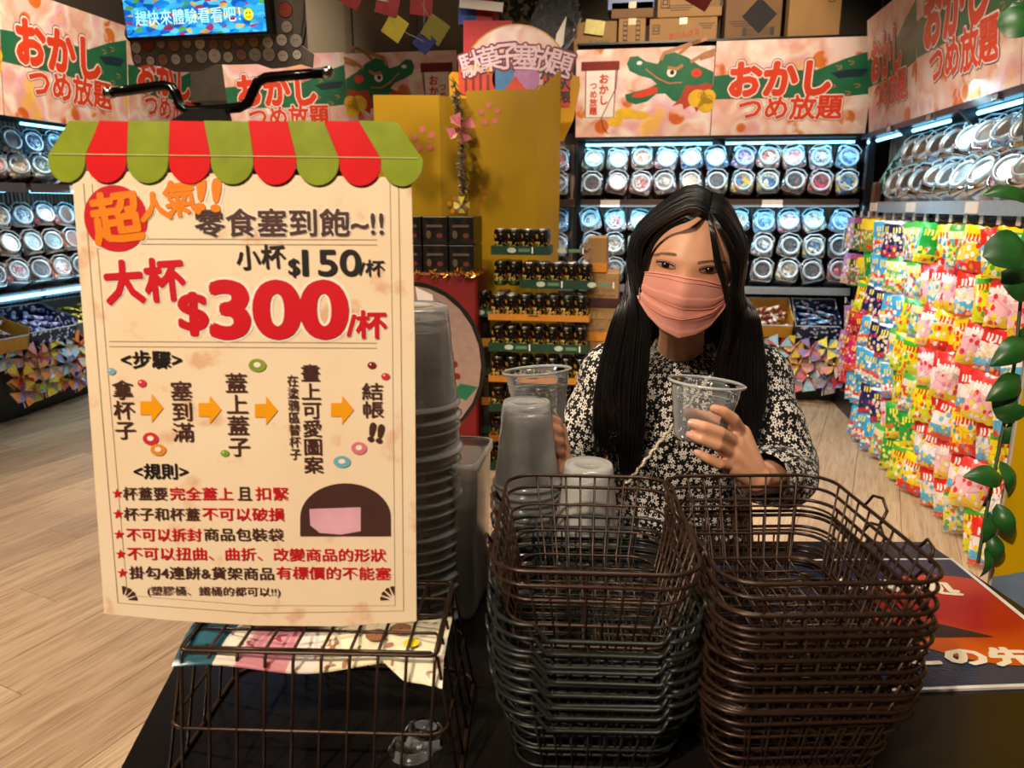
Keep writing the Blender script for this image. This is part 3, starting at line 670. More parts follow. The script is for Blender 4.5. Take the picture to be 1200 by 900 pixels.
for nm, c, d in (('pinwheel_backing', (.9, 5.30, .27), (1.05, .02, .3)), ):
    tag(MB().box(c, d).build('backing_board', M('backing_grey', '#3a3638', .7)), 'dark board behind the pinwheels at the back', 'board')
tag(MB().box((-3.80, 4.5, .27), (.02, 2.0, .3)).build('backing_board', M('backing_grey')), 'dark board behind the pinwheels on the left', 'board')

# ================================================================ hanging snack packs on the right
def m_pack(name, bands, spots, spot_scale=18, thr=.28, rough=.22, txt='#f4e040'):
    t = NT(name); g = t.n('ShaderNodeTexCoord'); s = t.n('ShaderNodeSeparateXYZ'); t.l(g.outputs['Generated'], s.inputs[0])
    nz = t.noise(t.coord('Object'), 14, 2)
    zz = t.math('ADD', s.outputs[2], t.math('MULTIPLY_ADD', nz, .16, -.08))
    col = t.ramp(bands, zz, 'CONSTANT')
    oi = t.n('ShaderNodeObjectInfo'); ad = t.n('ShaderNodeVectorMath', operation='ADD'); cb = t.n('ShaderNodeCombineXYZ'); t.l(t.math('MULTIPLY', oi.outputs['Random'], 9.), cb.inputs[0]); t.l(t.coord('Object', (1, .3, .75)), ad.inputs[0]); t.l(cb.outputs[0], ad.inputs[1])
    v = t.n('ShaderNodeTexVoronoi'); v.inputs['Scale'].default_value = spot_scale*2.8; t.l(ad.outputs[0], v.inputs[0])
    sp = t.n('ShaderNodeSeparateColor'); t.l(v.outputs['Color'], sp.inputs[0])
    sc_ = t.ramp([(i/len(spots), c) for i, c in enumerate(spots)], sp.outputs[0], 'CONSTANT')
    f = t.math('LESS_THAN', v.outputs['Distance'], thr+.17)
    inb = t.math('LESS_THAN', t.math('ABSOLUTE', t.math('SUBTRACT', s.outputs[2], .36)), .31)
    col = t.mix(col, sc_, t.math('MULTIPLY', f, inb))
    # lettering-like block: strokes across the upper third
    w1 = t.n('ShaderNodeTexWave', wave_type='BANDS'); w1.inputs['Scale'].default_value = 22; w1.inputs['Distortion'].default_value = 5; t.l(t.coord('Object'), w1.inputs[0])
    tb = t.math('MULTIPLY', t.math('LESS_THAN', t.math('ABSOLUTE', t.math('SUBTRACT', s.outputs[2], .74)), .075), t.math('LESS_THAN', t.math('ABSOLUTE', t.math('SUBTRACT', s.outputs[0], .5)), .32))
    tb = t.math('MULTIPLY', tb, t.math('GREATER_THAN', w1.outputs['Fac'], .42))
    col = t.mix(col, txt, tb); v2 = t.n('ShaderNodeTexVoronoi', feature='DISTANCE_TO_EDGE'); v2.inputs['Scale'].default_value = spot_scale*1.3; t.l(ad.outputs[0], v2.inputs[0]); col = t.mix(col, '#3a2a30', t.math('MULTIPLY', t.math('LESS_THAN', v2.outputs[0], .022), t.math('MULTIPLY', inb, .35))); t.base(col); t.set(rough, 0, .6, .4); t.bump(t.noise(t.coord('Object'), 26, 3), .5, .006); return t.m
PK = {
 'sky blue': m_pack('pack_blue', [(0, '#2f9cd8'), (.2, '#dff0f4'), (.3, '#e04838'), (.42, '#3aa8e0'), (.95, '#e8f0f4')], ['#ffffff', '#f4c8a0', '#f0d040', '#e86060']),
 'navy': m_pack('pack_navy', [(0, '#c02848'), (.16, '#1c2458'), (.92, '#e8e8f0')], ['#f4c8b8', '#f0e0d8', '#f4e050', '#c84870']),
 'green': m_pack('pack_green', [(0, '#e8d020'), (.2, '#1f9c3c'), (.85, '#2fb04c')], ['#f4e83c', '#e86030', '#d8f080', '#1f7c30']),
 'yellow': m_pack('pack_yellow', [(0, '#d8e020'), (.35, '#f0d818'), (.8, '#3fae3c'), (.92, '#f0d818')], ['#4fb040', '#e84830', '#f4f0e0', '#e88030'], txt='#c02818'),
 'red topped': m_pack('pack_red', [(0, '#e85030'), (.14, '#58b4e4'), (.34, '#f4ecec'), (.62, '#e02c24')], ['#f4e0a0', '#f0d030', '#78c0e8', '#f8f4f0'], txt='#ffffff'),
 'pink': m_pack('pack_pink', [(0, '#f0d030'), (.2, '#f4c0cc'), (.6, '#f8e8ec'), (.78, '#e83c3c')], ['#e83848', '#f8f0f0', '#f0e040', '#f090a8'], txt='#ffffff'),
 'yellow and red': m_pack('pack_yellow_red', [(0, '#e83424'), (.25, '#f4d41c'), (.6, '#f8e8c0'), (.75, '#f4d41c')], ['#e83424', '#f8f4e8', '#f09030', '#3c9cd0'], txt='#d82820'),
 'clear mixed': m_pack('pack_clear', [(0, '#c8c0b8'), (.3, '#d8d8c8'), (.85, '#4fae48')], ['#e8d838', '#d84840', '#58a8d8', '#f4f0ec', '#60b058'], 26, .5)}
SM = {
 'lilac pencil card': m_pack('card_lilac', [(0, '#c8b0c8'), (.3, '#b898c8'), (.8, '#a868a8')], ['#e8c040', '#f4ecf0', '#d88038', '#c84868'], 22, .35),
 'dark green toy card': m_pack('card_green', [(0, '#4a6848'), (.5, '#384838'), (.85, '#a84878')], ['#e0b848', '#d8d0c8', '#c84848', '#5c9868'], 26, .4),
 'yellow toy card': m_pack('card_yellow', [(0, '#5c8c3c'), (.4, '#c8d048'), (.7, '#f0d020')], ['#e86028', '#f0e8d0', '#4f9848', '#d83030'], 24, .35),
 'crimson': m_pack('card_crimson', [(0, '#d02838'), (.3, '#b01c30'), (.8, '#e04048')], ['#e86068', '#f0c8c8', '#8a1828', '#e8a838'], 24, .25),
 'magenta': m_pack('card_magenta', [(0, '#e05030'), (.3, '#d02868'), (.8, '#c81c58')], ['#f078a0', '#f0d0d8', '#a01848', '#e8c040'], 24, .25)}
def pack_mesh(w_, h_, th, seed, dfl):
    r = random.Random(seed); NX, NZ = 7, 9; mb = MB(); side = []
    ph = r.random()*6
    for sgn in (-1, 1):
        L = []
        for j in range(NZ+1):
            v = j/NZ
            for i in range(NX+1):
                u = i/NX; e = min(1, min(v, 1-v)*5.5); b = (math.sin(PI*u)**.6)*(e**.7)
                wv = .002*math.sin(u*19+ph+v*3)+.0035*math.sin(v*11+ph*2+u*4)*b
                zz = v*h_+(.002*((i % 2)*2-1) if j in (0, NZ) else 0)
                squeeze = 1-.06*b
                L.append(Vector(((u-.5)*w_*squeeze, sgn*(th/2*b)+wv, zz-h_)))
        side.append(L)
    q = lambda k: [(k+j*(NX+1)+i, k+j*(NX+1)+i+1, k+(j+1)*(NX+1)+i+1, k+(j+1)*(NX+1)+i) for j in range(NZ) for i in range(NX)]
    n1 = len(side[0]); mb.add(side[0]+side[1], q(0)+[tuple(reversed(f)) for f in q(n1)])
    return mb.mesh('packet', dfl, smooth=True)
pkm = [pack_mesh(.118, .182, .040, s, PK['sky blue']) for s in range(4)]; pkw = [pack_mesh(.13, .17, .02, s+9, PK['sky blue']) for s in range(3)]; pks = [pack_mesh(.05, .15, .02, s+20, PK['sky blue']) for s in range(3)]
hookm = MB().tube([(.0, 0, 0), (-.20, 0, -.006), (-.215, 0, .004), (-.218, 0, .016)], .0025, 6)
hkm = hookm.mesh('wire', M('hook_wire', '#b8b8b8', .3, .8))
tagm = MB().box((-.226, 0, .012), (.003, .032, .036)).mesh('price_tag', mcard)
def hook(y, z, k):
    t = thing('display_hook', 'wire display hook with a pale price tag, %s from the corner on the %s' % (ORD[k], 'upper bar' if z > 1 else 'lower bar'), 'hook', (1.54, y, z), (0, 0, 0), 'display hooks on the right rack')
    link('wire', hkm, t); link('price_tag', tagm, t)
rq = random.Random(3)
order_top = [('lilac pencil card', 2), ('dark green toy card', 2), ('yellow toy card', 1), ('sky blue', 0), ('navy', 0), ('sky blue', 0), ('clear mixed', 0), ('clear mixed', 0), ('yellow', 0), ('red topped', 0), ('yellow and red', 0), ('pink', 0), ('red topped', 0), ('yellow and red', 0), ('yellow', 0)]
npk = 0
def hang(kind, me, x, y, z, yaw, lean, label, grp, nm='snack_pack', cat='snack pack', sc=1.):
    global npk
    o = link(nm, me, None, (x, y, z), (lean, rq.uniform(-.2, .2), yaw)); o.scale = (sc, 1, sc)
    o.material_slots[0].link = 'OBJECT'; o.material_slots[0].material = (PK.get(kind) or SM[kind]); npk += 1
    tag(o, label, cat, grp)
COLY = [5.05-.15*i for i in range(16)]
seqs = {  # strips from corner towards the viewer: kinds from top down
 3: ['yellow toy card', 'green', 'yellow', 'crimson'], 4: ['sky blue', 'sky blue', 'navy', 'sky blue'], 5: ['navy', 'sky blue', 'navy', 'sky blue'], 6: ['navy', 'clear mixed', 'sky blue', 'navy'],
 7: ['clear mixed', 'clear mixed', 'sky blue', 'green'], 8: ['clear mixed', 'clear mixed', 'yellow', 'green'], 9: ['green', 'pink', 'clear mixed', 'red topped'], 10: ['yellow and red', 'red topped', 'pink', 'red topped'],
 11: ['clear mixed', 'pink', 'yellow and red', 'pink'], 12: ['yellow and red', 'red topped', 'yellow and red', 'pink'], 13: ['red topped', 'yellow', 'pink', 'yellow and red'], 14: ['yellow', 'pink', 'red topped', 'pink'], 15: ['green', 'pink', 'red topped', 'yellow']}
low = {3: ['crimson', 'magenta', 'sky blue'], 4: ['sky blue', 'sky blue', 'sky blue', 'sky blue'], 5: ['navy', 'sky blue', 'navy', 'sky blue'], 6: ['navy', 'sky blue', 'navy', 'sky blue'], 7: ['clear mixed', 'sky blue', 'pink', 'clear mixed'], 8: ['yellow', 'yellow', 'green', 'green'],
 9: ['yellow', 'clear mixed', 'green', 'yellow'], 10: ['pink', 'yellow', 'red topped', 'yellow and red'], 11: ['red topped', 'red topped', 'red topped', 'red topped'], 12: ['pink', 'red topped', 'pink', 'red topped'], 13: ['red topped', 'yellow and red', 'red topped', 'clear mixed'], 14: ['pink', 'red topped', 'pink', 'yellow'], 15: ['red topped', 'yellow', 'red topped', 'red topped']}
for i, y in enumerate(COLY):
    hook(y, 1.235, i); hook(y, .70, i)
    for dz in range(2):
        if i < 3:
            kind = ['lilac pencil card', 'dark green toy card', 'yellow toy card'][i]
            for tier in range(2):
                hang(kind, pkw[(i+tier) % 3], 1.345+dz*.07, y-.01*dz, 1.225-tier*.22-dz*.006, -.75+rq.uniform(-.15, .15), -.05, '%s hanging %s from the corner, %s' % (kind, ORD[i], ('topmost' if tier == 0 else 'lower')+(', behind' if dz else ', in front')), 'toy cards on the right rack', 'toy_card', 'toy card', 1.12)
            kind = ['lilac pencil card', 'crimson', 'magenta'][i]
            for tier in range(3):
                for s in range(2):
                    hang(kind, pks[(i+tier+s) % 3], 1.33+dz*.06, y-.05*s, .68-tier*.16-dz*.01, -.8+rq.uniform(-.3, .3), -.05+rq.uniform(-.1, .1), '%s narrow packet low in the corner, %s column, %s down' % (kind, ORD[i*2+s], ORD[tier*2+dz]), 'narrow packets low in the corner', 'candy_packet', 'candy packet')
        else:
            hd = .175
            for tier, kind in enumerate(seqs[i][:3]):
                hang(kind, pkm[(i+tier+dz) % 4], 1.318+dz*.075+rq.uniform(-.01, .01), y+rq.uniform(-.015, .015)-.02*dz, 1.222-tier*hd-dz*.012, -.62+rq.uniform(-.3, .3), -.07+rq.uniform(-.09, .09), '%s snack pack, %s strip from the corner, upper hooks, %s down, %s' % (kind, ORD[i], ORD[tier], ('front', 'back')[dz]), 'snack packs on the upper hooks')
            for tier, kind in enumerate(low[i][:4]):
                if tier == 3 and y < 3.2 and dz: continue
                hang(kind, pkm[(i+tier+dz+1) % 4], 1.30+dz*.075+rq.uniform(-.015, .015), y-.04+rq.uniform(-.015, .015)-.02*dz, .70-tier*.168-dz*.012, -.62+rq.uniform(-.3, .3), -.07+rq.uniform(-.09, .09), '%s snack pack, %s strip from the corner, lower hooks, %s down, %s' % (kind, ORD[i], ORD[tier], ('front', 'back')[dz]), 'snack packs on the lower hooks')
print('packs', npk)
# ================================================================ television with its cut-out surround
tvl = [at(148, 0, Y=3.0), at(150, 42, Y=3.0), at(312, 52, Y=2.93)]
U_ = (Vector((tvl[2].x, 2.93, 0))-Vector((tvl[1].x, 3.0, 0))).normalized(); U_ = (U_+Vector((0, 0, -.02))).normalized()
TW = (tvl[2]-tvl[1]).length; TH = .36
O_ = Vector((tvl[1].x, 3.0, tvl[1].z-.005)); V_ = Vector((.03, -.08, 1)).normalized(); V_ = (V_-U_*V_.dot(U_)).normalized(); N_ = U_.cross(V_)
tv = thing('television', 'wall screen showing a blue shelf picture with a caption, top left', 'television', O_)
R3 = Matrix((U_, -N_, V_)).transposed()
MB().box(O_+U_*TW/2+V_*TH/2-N_*.03, (TW+.03, .05, TH+.03), R3, bev=.006).build('casing', mblk, tv, world=True)
ts = NT('screen_picture'); vv = ts.n('ShaderNodeTexVoronoi'); vv.inputs['Scale'].default_value = 30; ts.l(ts.coord('Object', (1, 1, 2.2)), vv.inputs[0])
sp = ts.n('ShaderNodeSeparateColor'); ts.l(vv.outputs['Color'], sp.inputs[0])
cc = ts.ramp([(0, '#1f8ce8'), (.3, '#38b4f4'), (.5, '#1460b8'), (.65, '#58c8f0'), (.8, '#9c3c6c'), (.88, '#c8b060'), (.94, '#4f9c58')], sp.outputs[0], 'CONSTANT')
cc = ts.mix(cc, ts.ramp([(.4, '#30487c'), (.6, '#ffffff')], ts.noise(ts.coord('Object', (1, 1, 6)), 6)), .5, 'MULTIPLY')
ts.l(cc, ts.b.inputs['Emission Color']); ts.b.inputs['Emission Strength'].default_value = 1.1; ts.base('#000000'); ts.set(.15)
MB().box(O_+U_*TW/2+V_*TH/2-N_*.001, (TW, .006, TH), R3).build('screen', ts.m, tv, world=True); scr = bpy.data.objects['screen']
F = Face(O_+N_*.003, U_, V_, scr)
F.text('趕快來體驗看看吧！', TW*.46, .065, TW*.76, None, ME('caption_blue', '#a8e4ff', 1.3), 0, .002)
F.disc(TW*.895, .060, .021, .021, .002, ME('smiley_yellow', '#f0dc28', 1.0), 'smiley')
for dx in (-.007, .007): F.disc(TW*.895+dx, .065, .003, .004, .003, MBK, 'smiley_eye')
F.line([(TW*.895+.011*math.cos(math.radians(a)), .058+.008*math.sin(math.radians(a))) for a in range(200, 341, 20)], .0025, .003, MBK, 'smiley_mouth')
MB().tube([O_+U_*TW/2+V_*.4-N_*.05, O_+U_*TW/2-N_*.05+Vector((0, 0, 1.3))], .02, 8).build('ceiling_pole', mblk, tv, world=True)
sr = thing('screen_surround', 'grey cut-out board of round doodles around the wall screen', 'board', O_-N_*.07)
Fs = Face(O_-N_*.062, U_, V_, sr)
pts = [(-.055, TH+.05)]; rs_ = random.Random(4)
for k in range(9): pts.append((-.055+rs_.uniform(-.012, .01), TH-.02-k*.052))
for k in range(13): pts.append((-.04+k*(TW+.14)/12, -.115+rs_.uniform(-.02, .012)+(.02 if k < 3 else 0)))
pts += [(TW+.15, -.13), (TW+.16, -.08), (TW+.07, -.02)]
for k in range(7): pts.append((TW+.075+rs_.uniform(-.012, .012), .03+k*.055))
pts.append((TW+.075, TH+.05))
mb = MB(); n_ = len(pts); mb.add([Fs.iv@Fs.w(x, y, h) for h in (-.008, 0) for x, y in pts], [tuple(range(n_-1, -1, -1)), tuple(range(n_, 2*n_))]+[(i, (i+1) % n_, (i+1) % n_+n_, i+n_) for i in range(n_)])
mb.build('board', M('surround_grey', '#6e6862', .6), sr)
dc = [M('doodle_'+a, b, .6) for a, b in (('white', '#e0d8cc'), ('grey', '#b0a8a0'), ('red', '#a8503c'), ('tan', '#a8865c'), ('dark', '#2e2a28'), ('pink', '#a87a70'))]
for k in range(38):
    if k < 26: a = -.02+(k % 13)*(TW+.11)/12; b = -.028-(k//13)*.05+rs_.uniform(-.008, .008)
    else: a = (-.038 if k % 2 else TW+.055); b = .02+(k-26)//2*.06
    r = rs_.uniform(.019, .030); F2 = Fs
    F2.disc(a, b, r+.003, r*.9+.003, .001+k*2e-5, dc[4], 'doodle_edge', 14); F2.disc(a, b, r, r*.9, .0022+k*2e-5, dc[rs_.choice((0, 0, 1, 1, 2, 3, 5))], 'doodle', 14)
    for dx in (-.006, .006): F2.disc(a+dx, b+.003, .002, .003, .0040, dc[4], 'doodle_dot', 6)

# ================================================================ cartons on top of the back rack
mkr = [M('kraft_a', '#93703f', .7, var=.08, nscale=8), M('kraft_b', '#a17a48', .7, var=.08, nscale=8), M('kraft_c', '#7a5a36', .7, var=.1, nscale=8)]
mink = M('carton_ink', '#3a2a1c', .6); mink2 = M('carton_ink_green', '#3c6a54', .6); mor = M('carton_ink_red', '#c03c14', .6)
def carton(x0, y0, x1, y1, Y, dep, mt, label, text=None, marks=()):
    a = at(x0, y1, Y=Y); b = at(x1, y0, Y=Y); w_ = b.x-a.x; h_ = max(.1, at((x0+x1)/2, y0, Y=Y).z-at((x0+x1)/2, y1, Y=Y).z)
    o = thing('carton', label, 'carton', (a.x+w_/2, Y+dep/2, a.z), (0, 0, 0), 'cartons stacked above the back banners')
    MB().box((0, 0, h_/2), (w_, dep, h_), bev=.004).build('box', mt, o)
    MB().box((0, -dep/2-.001, h_-.02), (.05, .002, .04)).build('tape', M('tape', '#c9a874', .3), o)
    F = Face((a.x, Y-.0005, a.z), X, Z, o)
    for (u, v, ww, hh, kind) in marks:
        if kind == 'bar':
            F.rect(u*w_, v*h_, ww, hh, .001, mink, 'stamp')
            for k in range(6): F.rect(u*w_, v*h_+(k-2.5)*hh/6, ww*.75, hh/10, .0016, mt, 'stamp_row')
        elif kind == 'line':
            for k in range(3): F.rect(u*w_, v*h_-k*.014, ww*(1-.2*k), .005, .001, mink, 'print_line')
        elif kind == 'grid':
            F.rect(u*w_, v*h_, ww, hh, .001, mink, 'stamp'); F.rect(u*w_, v*h_, ww*.8, hh*.8, .0016, mt, 'stamp_field'); F.text('口', u*w_, v*h_, None, hh*.5, mink, .05, .002)
    if text: F.text(text[0], w_*text[1], h_*text[2], w_*text[3], None, text[4], .03, .002, rot=text[5], name='carton_print')
    return o
carton(672, 26, 723, 62, 5.50, .3, mkr[0], 'plain kraft carton with green print and a note, leftmost above the banner', ('SUNNY', .6, .3, .5, mink2, 0))
carton(724, 22, 757, 62, 5.50, .3, mkr[1], 'narrow kraft carton with stamped columns beside the green printed one', None, [(.25, .5, .03, .18, 'bar'), (.72, .5, .03, .18, 'bar')])
carton(760, 22, 841, 60, 5.50, .3, mkr[1], 'orange-printed kraft carton above the dragon horns', ('まけんグミ', .52, .5, .44, mor, .12), [(.1, .66, .05, .06, 'grid'), (.85, .8, .1, .01, 'line')])
carton(770, -18, 848, 21, 5.54, .3, mkr[1], 'kraft carton with square stamps on top of the orange-printed one', None, [(.12, .45, .06, .07, 'grid'), (.82, .4, .16, .05, 'bar'), (.35, .35, .2, .01, 'line')])
carton(848, -30, 920, 55, 5.50, .35, mkr[2], 'tall brown carton above the centre of the red lettering', None, [(.6, .2, .2, .05, 'bar'), (.3, .35, .18, .01, 'line')])
carton(922, -30, 990, 50, 5.50, .35, mkr[1], 'tall kraft carton at the right end above the banner', None, [(.8, .75, .04, .14, 'bar')])
carton(712, -30, 768, 12, 5.54, .25, M('carton_blue', '#6f7fb0', .5, var=.3, nscale=3), 'pale blue carton on top of the kraft boxes')
carton(716, 12, 766, 22, 5.54, .25, mkr[2], 'flat brown carton under the pale blue one')
tag(MB().box((0, 0, 0), (.13, .004, .09), Euler((0, .15, 0))).build('paper_note', M('note_yellow', '#d8cc80', .7), None, loc=(at(697, 32, Y=5.48).x, 5.48, at(697, 32, Y=5.48).z)), 'pale yellow note taped on the leftmost carton', 'note')
tag(MB().box((.55, 5.55, 2.335), (2.0, .38, .012)).build('top_shelf', mblk), 'black shelf that carries the cartons above the back banners', 'shelf')
# red panel, blue and red carton, label strip and plastic bag above the header
def flat(name, label, cat, pts, Y, mt, th=.01, group=None):
    P = [at(x, y, Y=Y) for x, y in pts]; c = sum(P, Vector())/len(P); mb = MB()
    mb.prism([(p.x-c.x, p.z-c.z) for p in P], 0, th); o = mb.build(name, mt, None, loc=tuple(c)); return tag(o, label, cat, group)
flat('panel', 'bright red board behind the yellow arch', 'board', [(543, 24), (600, 24), (600, 80), (543, 80)], 4.32, M('panel_red', '#c41c20', .5), .02)
o = thing('carton', 'small blue and red carton above the yellow arch', 'carton', at(557, 28, Y=4.36)); MB().box((-.045, .1, .06), (.10, .2, .12)).build('left_half', M('box_blue', '#1c4a9c', .5), o); MB().box((.05, .1, .06), (.09, .2, .12)).build('right_half', M('box_red', '#b01c1c', .5), o)
o = thing('label_strip', 'white slanted label strip above the blue and red carton', 'label', at(564, 6, Y=4.3), (0, .13, 0)); MB().box((0, 0, 0), (.24, .004, .045)).build('strip', MW, o)
Ff = Face(o.location+Vector((-.12, -.003, -.02)), X, Z, o); Ff.p = None; o2 = Ff.text('セール 開催中', .13, .0, .16, None, MNAVY, .03, .001); o2.parent = o; o2.location = (-o.location.x, -o.location.y, -o.location.z)
bagp = at(652, 25, Y=4.5); mb = MB(); rb = random.Random(9); rs = []
for j in range(9):
    v = j/8; rad = .14*math.sin(PI*min(.98, v*.9+.05))**.5
    rs.append([bagp+Vector((rad*math.cos(a)*(1+rb.uniform(-.12, .12)), rad*.6*math.sin(a), -.15+.3*v+rb.uniform(-.01, .01))) for a in [k*PI/8 for k in range(16)]])
mb.rings(rs, True, True, True); bg = mb.build('plastic_bag', MG('bag_plastic', '#b8c4cc', .3, .08, .8), None); tag(bg, 'crumpled clear plastic bag of dark goods behind the arch', 'bag')
mb = MB()
for k in range(60): mb.box(bagp+Vector((rb.gauss(0, .06), rb.gauss(.0, .03), rb.gauss(0, .06))), (.03, .012, .02), Euler((rb.random()*6, rb.random()*6, 0)))
s_ = mb.build('bag_contents', M('bag_dark_goods', '#2c3c34', .4, var=.9, nscale=30), bg); s_['kind'] = 'stuff'
flat('leaflet', 'slanted white printed leaflet beside the plastic bag', 'leaflet', [(652, 40), (664, 18), (660, 52), (648, 68)], 4.235, MW, .003)
mb = MB()
for k in range(130):
    p = at(rb.uniform(585, 665), rb.uniform(-10, 30), Y=4.75+rb.uniform(-.1, .1)); d = Vector((rb.uniform(-1, 1), rb.uniform(-.5, .5), rb.uniform(-1, .6))).normalized()*.07; s = d.cross(Vector((0, 1, .3))).normalized()*.012
    mb.add([p, p+d*.5+s, p+d, p+d*.5-s], [(0, 1, 2, 3)])
o = mb.build('hanging_foliage', M('dark_foliage', '#1c2a18', .6)); tag(o, 'dark artificial foliage hanging near the ceiling behind the arch', 'plant'); o['kind'] = 'stuff'
# ceiling bunting of square paper
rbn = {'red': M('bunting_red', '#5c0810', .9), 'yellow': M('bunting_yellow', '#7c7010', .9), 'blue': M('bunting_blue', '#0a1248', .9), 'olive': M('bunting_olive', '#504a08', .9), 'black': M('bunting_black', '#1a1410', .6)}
for (x, y, s, a, c, lb) in ((412, -6, 24, .5, 'red', 'leftmost'), (455, 2, 27, .3, 'red', 'above the yellow square'), (463, 32, 24, .62, 'yellow', 'left of the blue one'), (494, 4, 24, .12, 'red', 'straight above the olive one'), (510, 35, 24, .6, 'olive', 'right of the blue one'), (497, 49, 20, .75, 'blue', 'lowest of the string'), (822, -8, 26, .55, 'red', 'in front of the cartons'), (890, 18, 24, .75, 'black', 'in front of the brown carton')):
    p = at(x, y, Y=3.3); ss = s/FPX*3.4
    o = MB().box((0, 0, 0), (ss, .002, ss)).build('bunting_square', rbn[c], None, loc=tuple(p), rot=(0, a, rb.uniform(-.2, .2))); tag(o, '%s paper square of the ceiling bunting, %s' % (c, lb), 'bunting', 'paper squares hanging from the ceiling')
mb = MB(); mb.tube([at(x, y, Y=3.3) for x, y in ((400, -20), (412, -6), (455, 2), (463, 32), (497, 49), (510, 35), (494, 4), (520, -20))], .0015, 5); tag(mb.build('bunting_string', M('string_grey', '#6a655c')), 'thin string carrying the square paper bunting', 'string')
tag(MB().tube([at(497, -20, Y=3.3), at(497, 60, Y=3.3)], .001, 5).build('bunting_string', M('string_grey')), 'thin thread behind the blue paper square', 'string')
tag(MB().tube([at(890, -40, Y=3.3), at(890, 12, Y=3.3)], .001, 5).build('bunting_string', M('string_grey')), 'thin thread holding the black paper square', 'string')
tag(MB().tube([at(822, -40, Y=3.3), at(822, -10, Y=3.3)], .001, 5).build('bunting_string', M('string_grey')), 'thin thread holding the red square near the cartons', 'string')

# ================================================================ yellow cardboard display
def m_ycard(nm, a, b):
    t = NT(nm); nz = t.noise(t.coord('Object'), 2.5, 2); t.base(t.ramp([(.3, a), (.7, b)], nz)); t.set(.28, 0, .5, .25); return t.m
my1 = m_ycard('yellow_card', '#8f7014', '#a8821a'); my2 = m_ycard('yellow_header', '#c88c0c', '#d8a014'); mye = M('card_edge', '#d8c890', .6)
yd = thing('cardboard_display', 'tall folded yellow cardboard display with an arched printed header', 'display', (-.92, 4.1, 0))
def panel(pts3, th, mt, nm, par):
    a, b, c_, d = [Vector(p) for p in pts3]; n_ = (b-a).cross(d-a).normalized()*th
    mb = MB(); mb.add([a, b, c_, d, a-n_, b-n_, c_-n_, d-n_], [(0, 1, 2, 3), (7, 6, 5, 4), (0, 4, 5, 1), (1, 5, 6, 2), (2, 6, 7, 3), (3, 7, 4, 0)], 0)
    return mb.build(nm, mt, par, world=True)
zt = 1.87
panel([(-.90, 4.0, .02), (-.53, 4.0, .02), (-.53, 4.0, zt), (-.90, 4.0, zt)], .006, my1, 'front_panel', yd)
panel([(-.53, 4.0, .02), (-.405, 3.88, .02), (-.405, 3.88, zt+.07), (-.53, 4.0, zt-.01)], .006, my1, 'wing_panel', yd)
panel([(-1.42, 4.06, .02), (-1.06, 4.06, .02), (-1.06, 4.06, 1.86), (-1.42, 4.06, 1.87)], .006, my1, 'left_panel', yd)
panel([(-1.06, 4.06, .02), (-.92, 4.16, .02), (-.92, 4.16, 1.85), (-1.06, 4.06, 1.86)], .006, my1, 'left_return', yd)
mbp = M('blossom_print', '#b0604a', .5)
Fy = Face((-.90, 4.0, 0), X, Z, yd); Fl = Face((-1.42, 4.06, 0), X, Z, yd)
def blossom(F, u, v, r, mt=mbp):
    for k in range(5):
        a = k*2*PI/5+.4; F.disc(u+r*math.cos(a), v+r*math.sin(a), r*.38, r*.38, .0015, mt, 'blossom_print', 10)
blossom(Fy, .12, 1.755, .045); blossom(Fl, .27, 1.64, .05); blossom(Fy, .07, 1.36, .03, M('blossom_orange', '#c07a20', .5)); blossom(Fl, .44, 1.30, .035, M('blossom_orange'))
# header
A0 = at(605, 155, Y=4.22); hp = []
hx = lambda x, y: (at(x, y, Y=4.22).x, at(x, y, Y=4.22).z)
hp = [hx(*p) for p in ((528, 165), (526, 88), (530, 84), (545, 86))]+[hx(605-62*math.cos(math.radians(a)), 88-60*math.sin(math.radians(a))) for a in range(15, 166, 10)]+[hx(*p) for p in ((672, 88), (679, 90), (680, 100), (672, 140), (660, 165))]
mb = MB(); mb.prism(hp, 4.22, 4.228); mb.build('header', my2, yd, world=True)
Fh = Face((0, 4.218, 0), X, Z, yd)
Fh.poly([hx(605-60*math.cos(math.radians(a)), 88-58*math.sin(math.radians(a))) for a in range(5, 176, 10)]+[hx(655, 100), hx(555, 100)], .001, m_wash('header_wash', 9), 'arch_print')
mstr = M('header_plum', '#7c2038', .5); mpk = M('header_pink', '#e8c8d4', .4)
for k, ch in enumerate('駄菓子塞放題'):
    a = (k-2.5)/2.5; u, v = hx(605+a*52, 66+a*a*9); Fh.text(ch, u, v, None, .125, mpk, .014, .006, rot=-a*.30, outline=(.085,), omat=(mstr,))
for (cx, w_, n_) in ((559, 30, 4), (0, 0, 0)):
    if n_:
        u, v = hx(cx, 92); Fh.rect(u, v, .2, .16, .002, M('header_red', '#c8401c', .5)); Fh.rect(u, v+.05, .17, .035, .003, MGOLD); [Fh.rect(u-.06+i*.04, v-.025, .014, .085, .003, MDR) for i in range(4)]
for i, s_t in enumerate(('小杯', '大杯', '一人限')):
    u, v = hx(642+i*10, 98+i*2); Fh.rect(u, v, .052, .20, .0015, M('header_red')); Fh.text(s_t, u, v, None, .16, MBK, .03, .003, vertical=True)
u, v = hx(592, 92); Fh.disc(u, v, .07, .085, .002, M('header_blue', '#3c78a8', .5)); u, v = hx(617, 92); Fh.disc(u, v, .07, .085, .0024, M('header_lilac', '#b078a8', .5))
u, v = hx(604, 103); Fh.poly([(u-.1, v-.06), (u+.1, v-.06), (u, v+.06)], .003, M('header_red')); Fh.text('放題', u, v-.035, .1, None, MBK, .05, .005)
